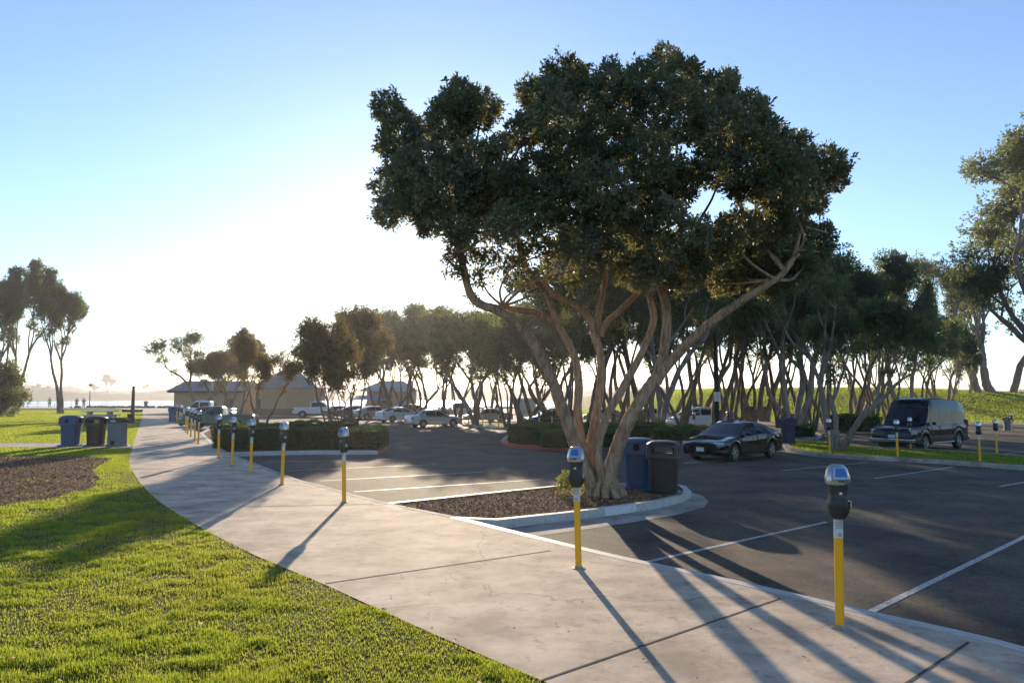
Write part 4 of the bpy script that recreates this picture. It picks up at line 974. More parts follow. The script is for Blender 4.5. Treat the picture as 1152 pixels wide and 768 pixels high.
# dark pole with a small white notice
M_pole = flat("dark creosoted timber", (.02, .017, .015), .9, var=.4, scale=8)
pos = P(807, 487, LOT+.1); hpole = top(pos, 300)
o = thing('utility_pole', 'dark wooden pole with a small white notice behind the black sedan', 'pole', pos)
MB().lathe([(.17, -.1), (.165, 2), (.13, hpole)], 14).build('pole', M_pole, o, smooth=True, angle=40)
zc = top(pos, 446); s_ = MB().box((0, -.19, zc), (.42, .03, .62)).build('notice', M_sticker, o, bevel=.005)
mb = MB()
for k in range(6): mb.box((0, -.207, zc+.2-.08*k), (.28-.04*(k % 2), .004, .025))
mb.build('printed_lines', flat("grey print", (.2, .2, .22), .7), s_)

# ------------------------------------------------------------------ cars
M_tyre = flat("tyre rubber", (.018, .018, .018), .8); M_rim = flat("alloy", (.5, .5, .5), .3, .9); M_under = flat("underbody", (.008, .008, .008), .9)
M_glass = flat("car glass", (.012, .016, .018), .06, 0, spec=.45); M_head = flat("headlamp glass", (.5, .52, .55), .1, .3, spec=.9, coat=1); M_tail = flat("tail lamp", (.35, .012, .012), .2, coat=.5)
M_chrome = flat("chrome trim", (.65, .65, .66), .12, 1); M_trim = flat("black trim", (.015, .015, .015), .5); M_plate = flat("licence plate", (.6, .6, .58), .5); M_amber = flat("amber lens", (.6, .2, .02), .3)
def paint(name, c, metallic=.3, rough=.3):
    return flat(name, c, rough, metallic, var=.03, coat=.9)
def interp(tab, x):
    xs_ = [t[0] for t in tab]; return float(np.interp(x, xs_, [t[1] for t in tab]))
WH = {}
def wheel(root, x, y, r, side, rimm=None, wide=.21):
    key = (round(r, 3), rimm.name if rimm else '')
    if key not in WH:
        t = MB().lathe([(r*.66, -wide/2), (r*.93, -wide/2), (r, -wide/2+.03), (r, wide/2-.03), (r*.93, wide/2), (r*.66, wide/2)], 28, axis='y', cap=False)
        t1 = t.mesh('tyre', M_tyre, True, 30)
        b = MB().lathe([(r*.6, -wide/2+.02), (r*.6, wide/2-.07)], 24, axis='y').mesh('wheel', M_under, True, 30)
        rm = MB().lathe([(r*.66, wide/2-.06), (r*.69, wide/2-.002), (r*.64, wide/2), (r*.6, wide/2-.05)], 28, axis='y', cap=False)
        rm.lathe([(.06, wide/2-.06), (.055, wide/2-.012), (.03, wide/2-.008)], 12, axis='y')
        for k in range(5):
            a = 2*math.pi*k/5
            for da in (-.13, .13):
                c, s = math.cos(a+da), math.sin(a+da); tx, tz = -s, c; w0, w1 = .022, .02
                y0 = wide/2-.03; vs = []
                for (q, ww) in ((.04, w0), (r*.63, w1)):
                    for yy in (y0-.02, y0+.012):
                        vs += [(c*q-tx*ww, yy, s*q-tz*ww), (c*q+tx*ww, yy, s*q+tz*ww)]
                rm.add(vs, [(0, 1, 3, 2), (4, 6, 7, 5), (0, 4, 5, 1), (2, 3, 7, 6), (0, 2, 6, 4), (1, 5, 7, 3)])
        WH[key] = (b, t1, rm.mesh('rim', rimm or M_rim, True, 30))
    b, t1, r1 = WH[key]
    w_ = link('wheel', b, root, (x, y, r)); w_.rotation_euler = (0, 0, 0 if side > 0 else math.pi)
    link('tyre', t1, w_); link('rim', r1, w_); return w_
def car(name, label, cat, pos, ang, mat, spec, group=None, small=False, trim=None):
    """x forward.  spec keys: L W top(list x,z) roof(list x,z) belt z r wheels(xf,xr) roofw"""
    o = thing(name, label, cat, pos, ang, group); L_, W, r = spec['L'], spec['W'], spec['r']; h2 = L_/2
    xf, xr = spec['wheels']; sill = spec.get('sill', .22); top_ = spec['top']; ar = r+.05
    xs_ = set(np.round(np.linspace(-h2+.16, h2-.16, 70), 4))
    for u in np.linspace(0, 1, 7): xs_.add(round(-h2+.16-.16*math.sin(u*math.pi/2), 4)); xs_.add(round(h2-.16+.16*math.sin(u*math.pi/2), 4))
    for xw in (xf, xr):
        for q in np.linspace(-1, 1, 15): xs_.add(round(xw+ar*math.sin(q*math.pi/2), 4))
    bed = spec.get('bed')
    if bed: xs_ |= {bed[0]-.001, bed[0]+.001, bed[1]-.001, bed[1]+.001}
    xs_ = sorted(xs_); zmid = spec.get('zmid', .55)
    def halfw(x):
        q = abs(x)/h2; return W/2*(1-spec.get('tap', .13)*max(0, (q-.55)/.45)**2.2)
    secs = []
    for x in xs_:
        e = max(0, (abs(x)-(h2-.16))/.16); k = math.sqrt(max(0, 1-(e*.93)**2))
        zt = interp(top_, x); zb = sill+.03*abs(x)/h2
        for xw in (xf, xr):
            if abs(x-xw) < ar: zb = max(zb, r+math.sqrt(ar*ar-(x-xw)**2))
        w_ = halfw(x)*(.90+.10*k); zt = zmid+(zt-zmid)*(.45+.55*k); zb = zmid+(zb-zmid)*(.72+.28*k) if zb < zmid else zb
        cr = spec.get('crown', .045); H = zt-zb
        pr = [(w_*.96, zb), (w_*1.0, zb+.05), (w_*1.0, zb+H*.38), (w_*.985, zb+H*.58), (w_*1.0, zb+H*.68), (w_*.975, zb+H*.88), (w_*.935, zt), (w_*.84, zt+cr*.45), (w_*.45, zt+cr*.85), (0, zt+cr)]
        if bed and bed[0] < x < bed[1]:
            pr[-3:] = [(w_*.88, zt), (w_*.87, zt-.46), (0, zt-.46)]
        secs.append([(x, y, z) for y, z in pr]+[(x, -y, z) for y, z in pr[-2::-1]])
    n = len(secs[0]); vs = [p for s in secs for p in s]; fs = [(k*n+i, k*n+i+1, (k+1)*n+i+1, (k+1)*n+i) for k in range(len(secs)-1) for i in range(n-1)]
    fs += [tuple(range(n)), tuple((len(secs)-1)*n+i for i in range(n-1, -1, -1))]
    body = MB().add(vs, fs).build('body', mat, o, smooth=True, angle=32)
    mb = MB(); mb.box((0, 0, sill+.2), (L_-.5, W-.42, .36)); mb.box(((xf+xr)/2, 0, sill+.05), (abs(xf-xr)-2*ar, W-.1, .1)); mb.build('underbody', M_under, o)
    for x in (xf, xr):
        for s in (-1, 1): wheel(o, x, s*(W/2-.12), r, s, spec.get('rim'))
    # cabin
    rt = spec['roof']; x0, x1 = rt[0][0], rt[-1][0]; zr = max(z for _, z in rt); rw = spec.get('roofw', W*.33)
    bz = lambda x: interp(top_, x)-.02 if not bed else spec['beltz']
    cx = sorted(set(np.round(np.linspace(x0, x1, 44), 4)) | {round(a, 4) for a, _ in rt})
    def cab(x, q, off=0):
        zt = interp(rt, x); zb = bz(x); zt = max(zt, zb+.004); wb = halfw(x)*.935
        f = lambda z: wb+(rw-wb)*((z-zb)/max(.05, (zr-zb)))**1.0
        H = zt-zb; sh = min(.10, H*.3); Pp = [(wb, zb), (f(zt-sh), zt-sh), (f(zt)*.90, zt-.01*min(1, H*4)), (f(zt)*.5, zt+.018), (0, zt+.025)]
        if q <= 1: a, b, t = Pp[0], Pp[1], q
        elif q <= 1.3: a, b, t = Pp[1], Pp[2], (q-1)/.3
        elif q <= 1.65: a, b, t = Pp[2], Pp[3], (q-1.3)/.35
        else: a, b, t = Pp[3], Pp[4], (q-1.65)/.35
        return Vector((x, a[0]+(b[0]-a[0])*t, a[1]+(b[1]-a[1])*t))
    qs = [0, .5, 1, 1.15, 1.3, 1.65, 2]; secs = []
    for x in cx:
        h_ = [cab(x, q) for q in qs]; secs.append([tuple(p) for p in h_]+[(p.x, -p.y, p.z) for p in h_[-2::-1]])
    n = len(secs[0]); vs = [p for s in secs for p in s]; fs = [(k*n+i, k*n+i+1, (k+1)*n+i+1, (k+1)*n+i) for k in range(len(secs)-1) for i in range(n-1)]
    fs += [tuple(range(n)), tuple((len(secs)-1)*n+i for i in range(n-1, -1, -1))]
    roof = MB().add(vs, fs).build('roof', spec.get('roofmat', mat), o, smooth=True, angle=50)
    def pane(nm, xa, xb, qa, qb, mirror, parent=o, mt=M_glass, nx_=14, nq=8, both=False):
        sides = (1, -1) if mirror else (1,)
        for s in sides:
            vs = []; fs = []
            qv = np.linspace(qa, qb, nq+1)
            for i in range(nx_+1):
                for q in qv:
                    x = xa+(xb-xa)*i/nx_; p = cab(x, q); du = cab(min(x+.03, x1), q)-cab(max(x-.03, x0), q); dv = cab(x, min(2, q+.03))-cab(x, max(0, q-.03))
                    nn_ = du.cross(dv); nn_ = nn_.normalized() if nn_.length > 1e-9 else Vector((0, 1, 0))
                    if nn_.y < 0 and q < 1.2 or nn_.z < 0 and q >= 1.2: nn_ = -nn_
                    p = p+nn_*.006; vs.append((p.x, s*p.y, p.z))
            m_ = nq+1; fs = [(i*m_+j, i*m_+j+1, (i+1)*m_+j+1, (i+1)*m_+j) for i in range(nx_) for j in range(nq)]
            if both:
                b0 = len(vs); vs += [(x, -y, z) for x, y, z in vs[:]]; fs += [tuple(b0+k for k in f) for f in fs[:]]
            MB().add(vs, fs).build(nm, mt, parent, smooth=True, angle=None)
    wsa, wsb = spec['ws']; pane('windshield', wsa, wsb, 1.12, 2.0, False, both=True)
    if 'rw' in spec: pane('rear_window', spec['rw'][0], spec['rw'][1], 1.12, 2.0, False, both=True)
    for a, b in spec['side']: pane('side_window', a, b, spec.get('sq', .12), spec.get('sqt', .93), True)
    # lamps, plates, trims
    zl = spec.get('zl', (.62, .72)); 
    def stick(nm, x, y, z, d, mt, rz=0, par=o, bev=.012): return MB().box((0, 0, 0), d).build(nm, mt, par, loc=(x, y, z), bevel=bev)
    for s in (-1, 1):
        q = stick('headlight', h2-.17, s*(halfw(h2-.15)-.17), zl[0], (.3, .34, spec.get('hh', .12)), M_head, bev=.03); q.rotation_euler = (0, 0, -s*.35)
        q = stick('taillight', -h2+.12, s*(halfw(h2-.15)-.12), zl[1], (.22, .26, spec.get('th', .14)), M_tail, bev=.03); q.rotation_euler = (0, 0, s*.25)
        xm = wsa-.32 if wsa > wsb else wsa
        q = stick('mirror', max(wsa, wsb)-spec.get('mx', .55), s*(W/2+.07), bz(wsb)+.08, (.1, .18, .13), spec.get('mirmat', mat), bev=.03)
    stick('grille', h2-.035, 0, zl[0]-.03, (.05, W*.42, .16), spec.get('grillemat', M_trim)); stick('licence_plate', h2+.004, 0, zl[0]-.2, (.03, .32, .15), M_plate, bev=.004)
    stick('licence_plate', -h2+.0, 0, zl[1]-.12, (.04, .32, .15), M_plate, bev=.004)
    stick('air_intake', h2-.05, 0, .3, (.1, W*.6, .13), M_trim); 
    if spec.get('bumper'):
        q = MB().box((0, 0, 0), (.22, W*.97, .2)).build('bumper', M_chrome, o, loc=(h2-.0, 0, .5), bevel=.05); q = MB().box((0, 0, 0), (.2, W*.95, .2)).build('bumper', M_chrome, o, loc=(-h2+.0, 0, .5), bevel=.05)
    for s in (-1, 1):
        for hx in spec.get('handles', (.1, -.85)): stick('door_handle', hx, s*(halfw(hx)*.985), spec.get('hz', .80), (.16, .035, .03), spec.get('hmat', mat), bev=.008)
    if spec.get('seams'):
        mb = MB()
        for sx in spec['seams']:
            for s in (-1, 1): mb.box((sx, s*(halfw(sx)-.004), (sill+interp(top_, sx))/2+.05), (.012, .014, (interp(top_, sx)-sill)*.72))
        mb.build('door_seam', M_trim, body)
    return o
SEDAN = dict(L=4.65, W=1.80, r=.325, wheels=(1.40, -1.30), top=[(-2.33, .98), (-2.0, 1.02), (-1.5, 1.0), (0, .93), (.95, .93), (1.3, .88), (2.0, .76), (2.33, .66)],
  roof=[(-1.98, 1.02), (-1.45, 1.2), (-.95, 1.36), (-.35, 1.43), (.15, 1.43), (.45, 1.36), (1.25, .92)], ws=(1.14, .5), rw=(-1.84, -1.0), side=[(-.15, .9), (-1.2, -.22)], zl=(.66, .86), rim=M_rim)
OLD = dict(L=4.5, W=1.70, r=.30, wheels=(1.36, -1.26), top=[(-2.25, .86), (-2.0, .92), (-1.1, .92), (0, .86), (.9, .86), (1.3, .82), (2.0, .74), (2.25, .66)],
  roof=[(-1.62, .92), (-1.05, 1.28), (-.75, 1.36), (-.2, 1.38), (.1, 1.37), (.35, 1.3), (1.05, .86)], ws=(.97, .38), rw=(-1.52, -.95), side=[(-.1, .72), (-.98, -.18)], zl=(.62, .74))
WAGON = dict(L=4.6, W=1.78, r=.33, wheels=(1.38, -1.30), top=[(-2.3, .95), (-2.0, .98), (0, .93), (.95, .93), (1.3, .9), (2.0, .8), (2.3, .68)],
  roof=[(-2.15, .98), (-1.85, 1.38), (-1.4, 1.5), (-.3, 1.55), (.2, 1.54), (.5, 1.46), (1.3, .93)], ws=(1.2, .54), rw=(-2.1, -1.88), side=[(-.1, .95), (-1.15, -.18), (-1.75, -1.25)], zl=(.7, .9))
MINIVAN = dict(L=4.9, W=1.9, r=.34, wheels=(1.5, -1.45), top=[(-2.45, 1.0), (-2.1, 1.04), (0, 1.02), (1.2, 1.0), (1.6, .95), (2.2, .82), (2.45, .7)],
  roof=[(-2.3, 1.04), (-2.05, 1.5), (-1.7, 1.66), (-.5, 1.74), (.3, 1.70), (.65, 1.6), (1.75, 1.0)], ws=(1.62, .72), rw=(-2.24, -2.08), side=[(.0, 1.25), (-1.1, -.1), (-1.9, -1.2)], zl=(.75, 1.0))
PICK = dict(L=5.0, W=1.72, r=.34, wheels=(1.5, -1.35), top=[(-2.5, .98), (-.45, .98), (.75, .98), (1.1, .95), (2.1, .90), (2.5, .82)], bed=(-2.38, -.55), beltz=.97,
  roof=[(-.45, .98), (-.38, 1.42), (-.25, 1.55), (.1, 1.57), (.3, 1.55), (1.0, .98)], ws=(.95, .36), side=[(-.28, .65)], rw=(-.44, -.40), zl=(.72, .78), handles=(-.1,), sill=.34, zmid=.62, tap=.07, crown=.02)
CREW = dict(L=5.6, W=1.95, r=.40, wheels=(1.85, -1.65), top=[(-2.8, 1.16), (-.75, 1.16), (1.2, 1.16), (1.5, 1.14), (2.5, 1.06), (2.8, .95)], bed=(-2.65, -.95), beltz=1.15,
  roof=[(-.85, 1.16), (-.75, 1.7), (-.6, 1.86), (.2, 1.9), (.6, 1.87), (1.4, 1.16)], ws=(1.34, .68), side=[(.25, 1.0), (-.65, .17)], rw=(-.84, -.77), zl=(.86, .95), handles=(.4, -.5), hz=1.0, sill=.42, zmid=.75, tap=.07, crown=.03)
M_vanblk = flat("glossy black van paint", (.008, .009, .014), .22, .1, spec=.5, var=.03, coat=.3)
VAN = dict(L=5.9, W=2.1, r=.38, wheels=(1.85, -1.68), top=[(-2.95, 1.22), (-2.4, 1.24), (0, 1.22), (1.5, 1.22), (1.7, 1.2), (2.6, 1.10), (2.95, 1.0)],
  roof=[(-2.85, 1.3), (-2.76, 1.95), (-2.6, 2.2), (-2.1, 2.36), (-.2, 2.46), (.75, 2.46), (1.05, 2.36), (1.16, 2.12), (1.18, 1.98), (1.70, 1.24)], roofw=.86, ws=(1.64, 1.20), rw=(-2.83, -2.74), side=[(.5, 1.14), (-.95, .25), (-2.45, -1.15)], sq=.08, sqt=.60, zl=(.9, 1.2), hh=.22, th=.4,
  handles=(.38,), hz=1.08, sill=.32, zmid=.7, tap=.05, bumper=True, grillemat=M_chrome, crown=.05, mx=.5, mirmat=M_trim, seams=(1.22, .32, -1.05))
SEDAN['seams'] = (.95, -.2, -1.15)
def hd(dx, dy): return math.atan2(dy, dx)
def spec(base, **k): d = dict(base); d.update(k); return d
# black sedan
fp = P(828, 519, LOT); civ = hd(-.74, -.67)
c0 = Vector((fp.x, fp.y, 0)); off = Matrix.Rotation(civ, 3, 'Z') @ Vector((1.40, .90, 0)); ctr = c0-off
car('parked_car', 'glossy black sedan parked nose toward the camera, beside the island hedge', 'car', onplane(ctr.x, ctr.y, LOT), civ, paint("glossy black car paint", (.008, .009, .014), .4, .14), SEDAN)
# van
fp = P(1040, 507, LOT); va = hd(-.80, -.60); off = Matrix.Rotation(va, 3, 'Z') @ Vector((1.75, .9, 0)); ctr = Vector((fp.x, fp.y, 0))-off
vn = car('parked_van', 'black high-roofed conversion van with silver lower trim, parked behind the grass island', 'van', onplane(ctr.x, ctr.y, LOT), va, M_vanblk, VAN)
for s in (-1, 1):
    MB().box((0, 0, 0), (2.3, .14, .07)).build('running_board', M_chrome, vn, loc=(.05, s*1.0, .36), bevel=.02)
    MB().box((0, 0, 0), (2.5, .012, .12)).build('trim_stripe', flat("silver stripe", (.4, .42, .46), .3, .6), vn, loc=(.05, s*1.012, .70), bevel=.003)
    MB().box((0, 0, 0), (.12, .3, .06)).build('turn_signal', M_amber, vn, loc=(2.76, s*.75, .72), bevel=.01)
def park(px_, py_, ang, *a, **k):
    p = P(px_, py_, LOT); return car(a[0], a[1], a[2], p, ang, *a[3:], **k)
CR = hd(.78, .63)
park(487.5, 480, CR-.12, 'parked_car', 'silver older coupe parked facing right, nearest of the central row', 'car', paint("silver paint", (.42, .42, .42), .6, .3), spec(OLD, rim=M_rim))
park(450, 474.5, CR-.0, 'parked_car', 'white sedan directly left of the silver coupe', 'car', paint("white car paint", (.62, .62, .63), 0, .3), spec(SEDAN))
park(421, 471.5, CR-.05, 'parked_car', 'light grey sedan third in the central row, left of the white sedan', 'car', paint("light grey paint", (.34, .36, .38), .5, .3), spec(SEDAN))
park(402, 470.5, CR-.3, 'parked_car', 'dark maroon sedan partly hidden by the leaning tree stem', 'car', paint("maroon paint", (.10, .03, .03), .4, .3), spec(SEDAN))
park(384, 470, CR-.3, 'parked_car', 'brownish red sedan left of the dark maroon one', 'car', paint("brown red paint", (.16, .05, .04), .4, .3), spec(OLD))
park(357, 469, CR-.5, 'parked_pickup', 'distant white pickup at the right corner of the round-roofed building', 'pickup truck', paint("white pickup paint", (.6, .6, .6), 0, .35), CREW)
park(436, 466.5, hd(-1, .1), 'parked_car', 'distant dark car seen over the light grey sedan roof', 'car', paint("dark grey paint", (.04, .045, .05), .4, .3), SEDAN)
park(466, 466.8, hd(1, .2), 'parked_car', 'distant dark wagon behind the white sedan', 'car', paint("dark green grey paint", (.05, .055, .05), .4, .3), WAGON)
park(549, 474.5, hd(-1, -.15), 'parked_car', 'long tan sedan behind the middle row of trees', 'car', paint("tan paint", (.34, .29, .22), .4, .35), spec(OLD, L=4.9))
park(517, 470, hd(1, .1), 'parked_truck', 'white work truck behind the tree trunks left of the tan sedan', 'pickup truck', paint("white truck paint", (.6, .6, .6), 0, .4), CREW)
park(622, 480, hd(-.96, -.25), 'parked_car', 'black hatchback behind the rear hedge left of the big trunk', 'car', paint("black hatch paint", (.012, .013, .016), .3, .2), WAGON)
park(728, 475, hd(-1, -.1), 'parked_car', 'pale grey car seen between the big trunk and the hedge trees', 'car', paint("pale grey paint", (.4, .42, .45), .4, .3), WAGON)
park(783, 480.5, hd(-.97, -.2), 'parked_car', 'white minivan parked behind the hedge left of the dark pole', 'car', paint("pearl white paint", (.6, .61, .63), 0, .3), MINIVAN)
park(680, 474, hd(-1, 0), 'parked_car', 'grey car half hidden behind the stems of the big tree', 'car', paint("mid grey paint", (.2, .21, .22), .4, .3), SEDAN)
park(246, 482, hd(-.99, -.12), 'parked_pickup', 'dark green pickup truck beside the far meters', 'pickup truck', flat("dark green paint", (.003, .085, .048), .35, 0, var=.05, coat=.3), PICK)
park(229, 473, hd(-.99, -.12), 'parked_pickup', 'white crew-cab pickup in front of the long shed', 'pickup truck', paint("white crew paint", (.58, .60, .62), 0, .35), CREW)
park(231, 476.5, hd(-.99, -.12), 'parked_car', 'dark sedan with a bright windscreen between the green and white pickups', 'car', paint("blue grey paint", (.05, .07, .10), .4, .3), SEDAN)

# ------------------------------------------------------------------ buildings
M_stucco = noisemat("tan stucco", [(.3, (.38, .29, .20)), (.7, (.44, .34, .235))], scale=1.5, rough=.9, bump=.2); M_roof = noisemat("blue green metal roofing", [(.3, (.16, .21, .20)), (.7, (.25, .30, .28))], scale=.6, rough=.45, metallic=.2)
M_roofg = noisemat("grey metal roofing", [(.3, (.13, .14, .14)), (.7, (.2, .21, .2))], scale=.6, rough=.5, metallic=.1)
# long shed
p0 = P(192, 465.5, LOT); D = p0.y; xa, xb = Q(196, 440, D).x, Q(274, 440, D).x; zt = Q(230, 439, D).z; zr_ = Q(230, 430.5, D).z; dep = 7
o = thing('long_shed', 'long low tan building with a grey metal roof, left of the round-roofed one', 'building', onplane((xa+xb)/2, D+dep/2, LOT)); g0 = o.location.z; W_ = xb-xa
MB().box((0, 0, (zt-g0)/2-.1), (W_, dep, zt-g0+.2)).build('wall', M_stucco, o)
rf = MB(); ov = .8; zz = zt-g0; rz_ = zr_-g0
rf.add([(-W_/2-ov, -dep/2-ov, zz-.15), (W_/2+ov*.3, -dep/2-ov, zz-.15), (W_/2+ov*.3, 0, rz_+.3), (-W_/2-ov*.2, 0, rz_+.3), (-W_/2-ov, dep/2+ov, zz-.15), (W_/2+ov*.3, dep/2+ov, zz-.15)], [(0, 1, 2, 3), (3, 2, 5, 4), (0, 3, 4), (1, 5, 2), (0, 4, 5, 1)])
for k in range(int(W_/.6)):
    x = -W_/2-.5+k*.6; rf.tube([(x, -dep/2-ov, zz-.13), (x, 0, rz_+.32)], .035, n=4)
rf.build('roof', M_roofg, o)
MB().box((W_*.28, -dep/2-.03, 1.05), (1.0, .06, 2.1)).build('door', flat("brown door", (.1, .07, .05), .6), o); MB().box((0, -dep/2-ov+.02, zz-.2), (W_+1.1, .08, .2)).build('fascia', M_pole, o)
# octagonal restroom
p0 = P(327, 467.5, LOT); D = p0.y; rad = (Q(367, 440, D+4).x-Q(287, 440, D+4).x)/2*1.02; ctr = Vector((Q(327, 440, D+rad).x, D+rad, 0))
o = thing('round_restroom', 'tan eight-sided building with a pale ribbed metal roof and flat cupola', 'building', onplane(ctr.x, ctr.y, LOT), R(10)); g0 = o.location.z
zw = Q(327, 436, D).z-g0; za = Q(327, 417, D+rad).z-g0
MB().lathe([(rad*.93, -.2), (rad*.93, zw)], 8).build('wall', M_stucco, o)
MB().lathe([(rad*.96, -.2), (rad*.96, .9)], 8).build('plinth', flat("darker tan base", (.2, .15, .1), .8), o)
rf = MB().lathe([(rad*1.1, zw-.15), (rad*1.1, zw), (rad*.26, za), (rad*.26, za-.3)], 8)
for k in range(8):
    a0, a1 = 2*math.pi*k/8, 2*math.pi*(k+1)/8
    for j in range(8):
        t = j/8; A = Vector((math.cos(a0), math.sin(a0), 0)).lerp(Vector((math.cos(a1), math.sin(a1), 0)), t)
        rf.tube([A*rad*1.1+Vector((0, 0, zw+.02)), A*rad*.26+Vector((0, 0, za+.02))], .04, n=4)
rf.build('roof', M_roof, o)
cu = MB().lathe([(rad*.24, za-.3), (rad*.24, za+.45)], 8); cu.build('cupola', M_stucco, o); MB().lathe([(rad*.29, za+.45), (rad*.29, za+.6)], 8).build('cupola_cap', M_roof, o)
MB().box((0, 0, 1.05), (1.1, .1, 2.1)).build('door', flat("brown door", (.1, .07, .05), .6), o, loc=(-rad*.72, -rad*.5, 0)).rotation_euler = (0, 0, R(-55))
# kiosk with blue awning
D = 118.; xa, xb = Q(417, 440, D).x, Q(466, 440, D).x; g = G((xa+xb)/2, D)+LOT; zw = Q(440, 440, D).z-g
o = thing('beach_kiosk', 'small building with a low pyramid roof and a blue awning behind the trees', 'building', Vector(((xa+xb)/2, D, g))); W_ = xb-xa
MB().box((0, 0, zw/2), (W_, 6, zw)).build('wall', M_stucco, o)
MB().add([(-W_/2-1.4, -4.2, zw), (W_/2+1.4, -4.2, zw), (W_/2+1.4, 4.2, zw), (-W_/2-1.4, 4.2, zw), (-W_/4, 0, zw+1.7), (W_/4, 0, zw+1.7)], [(0, 1, 5, 4), (1, 2, 5), (2, 3, 4, 5), (3, 0, 4), (3, 2, 1, 0)]).build('roof', M_roof, o)
MB().add([(-W_/2-1.6, -5.6, zw-1.2), (W_*.1, -5.6, zw-1.2), (W_*.1, -3.05, zw-.7), (-W_/2-1.6, -3.05, zw-.7), (-W_/2-1.6, -5.6, zw-1.28), (W_*.1, -5.6, zw-1.28), (W_*.1, -3.05, zw-.78), (-W_/2-1.6, -3.05, zw-.78)], [(0, 1, 2, 3), (7, 6, 5, 4), (0, 4, 5, 1), (1, 5, 6, 2), (2, 6, 7, 3), (3, 7, 4, 0)]).build('awning', flat("blue canvas", (.03, .22, .5), .8), o)
for x in (-W_/2-1.5, W_*.08): MB().tube([(x, -5.5, 0), (x, -5.5, zw-1.22)], .05, n=6).build('awning_post', M_chrome, o)
MB().box((-W_*.2, -3.04, 1.5), (2.4, .08, 1.1)).build('serving_window', M_glass, o); MB().box((W_*.3, -3.04, 1.25), (W_*.3, .06, 1.9)).build('blue_panel', flat("pale blue panel", (.2, .38, .55), .7), o)
# green service cabinets
def cabinet(px_, py_, w_, h_, c, lb):
    o = thing('utility_cabinet', lb, 'cabinet', P(px_, py_, LOT+.1)); MB().box((0, 0, h_/2), (w_, w_*.8, h_)).build('case', flat('cabinet '+lb[:6], c, .6), o, bevel=.03); MB().box((0, 0, h_+.03), (w_*1.06, w_*.86, .06)).build('cap', M_trim, o)
    MB().box((0, -w_*.4-.005, h_*.5), (w_*.85, .012, h_*.85)).build('door', flat('cabinet '+lb[:6], c, .6), o)
cabinet(591, 466, 3.2, 2.4, (.28, .36, .34), 'pale green utility box left of the black hatchback, among far trunks')
cabinet(869, 462, 2.0, 1.6, (.2, .34, .32), 'small teal box on the grass bank above the black sedan')

# ------------------------------------------------------------------ shore details
M_rail = flat("galvanised rail", (.2, .21, .21), .6, .3)
def rail_run(pa, pb, lb, h=1.15):
    o = thing('shore_railing', lb, 'railing', pa); d = pb-pa; n_ = max(2, int(d.length/2.6)); 
    for k in range(n_+1):
        q = d*k/n_; MB().tube([q, q+Vector((0, 0, h))], .035, n=6).build('post', M_rail, o)
    for z in (.25, .65, h): MB().tube([Vector((0, 0, z)), d+Vector((0, 0, z))], .028, n=6).build('rail', M_rail, o)
A = P(-40, 458.2, 0); B = P(196, 458.2, 0); rail_run(A, B, 'long metal railing along the water left of the long shed')
A = P(276, 459, 0); B = P(292, 459, 0); rail_run(A, B, 'short length of railing between the two tan buildings')
M_rock = noisemat("shore rock", [(.3, (.05, .05, .05)), (.7, (.14, .13, .12))], scale=1, rough=.95)
mbk = MB(); rk = random.Random(2); rp = P(78, 458.5, 0)
a_, b_ = P(60, 459, 0), P(600, 459, 0)
for i in range(520):
    t = rk.random(); q = a_.lerp(b_, t)+Vector((0, rk.uniform(3, 7), 0)); s = rk.uniform(.25, .6)
    pts = [(s*rk.uniform(.7, 1.2)*math.cos(a)*math.cos(e), s*rk.uniform(.7, 1.2)*math.sin(a)*math.cos(e), s*.7*math.sin(e)) for e in (-.9, 0, .9) for a in (0, 1.05, 2.1, 3.14, 4.2, 5.25)]
    vs = [(q.x+x, q.y+y, G(q.x, q.y)+.1+z) for x, y, z in pts]; fs = [(k*6+j, k*6+(j+1) % 6, (k+1)*6+(j+1) % 6, (k+1)*6+j) for k in range(2) for j in range(6)]+[(5, 4, 3, 2, 1, 0), (12, 13, 14, 15, 16, 17)]
    mbk.add(vs, fs)
tag(mbk.build('shore_rocks', M_rock), 'dark boulders heaped along the water edge', 'rocks', kind='stuff')
# picnic table, barbecue, posts
M_conc = flat("pale concrete", (.45, .42, .36), .8)
pos = P(112, 473, 0); o = thing('picnic_table', 'pale concrete picnic table behind the black bin on the lawn', 'table', pos, .1)
MB().box((0, 0, .78), (2.6, .95, .09)).build('table_top', M_conc, o, bevel=.02)
for s in (-1, 1):
    MB().box((s*.8, 0, .36), (.25, .6, .75)).build('leg', M_conc, o, bevel=.02)
    b = MB().box((0, s*.95, .46), (2.5, .34, .08)).build('bench', M_conc, o, bevel=.02)
    for q in (-.8, .8): MB().box((q, s*.95, .2), (.18, .28, .44)).build('leg', M_conc, b)
pos = P(147, 476, 0); o = thing('barbecue_grill', 'dark barbecue grill on a post beside the far sidewalk', 'grill', pos)
MB().box((0, 0, .35), (.4, .35, .75)).build('pedestal', M_trim, o, bevel=.02); MB().box((.1, 0, .95), (1.2, .8, .18)).build('grill_box', M_trim, o, bevel=.03)
def post(px_, py_, ty, lb, name, headm=None, r=.07, lv=0):
    pos = P(px_, py_, lv); h_ = top(pos, ty); o = thing(name, lb, 'post', pos)
    MB().lathe([(r*1.2, -.1), (r, h_*.5), (r*.8, h_)], 8).build('pole', M_trim, o, smooth=True, angle=40)
    if headm == 'lamp': MB().lathe([(.1, h_), (.32, h_+.12), (.34, h_+.3), (.15, h_+.42)], 12).build('lamp_head', M_trim, o, smooth=True, angle=40)
    if headm == 'sign': MB().box((0, -.06, h_-.35), (.5, .03, .7)).build('sign_plate', flat("grey sign back", (.12, .12, .12), .6), o)
post(100.5, 458.5, 434, 'slim lamp post by the water right of the forked tall tree', 'lamp_post', 'lamp', .08)
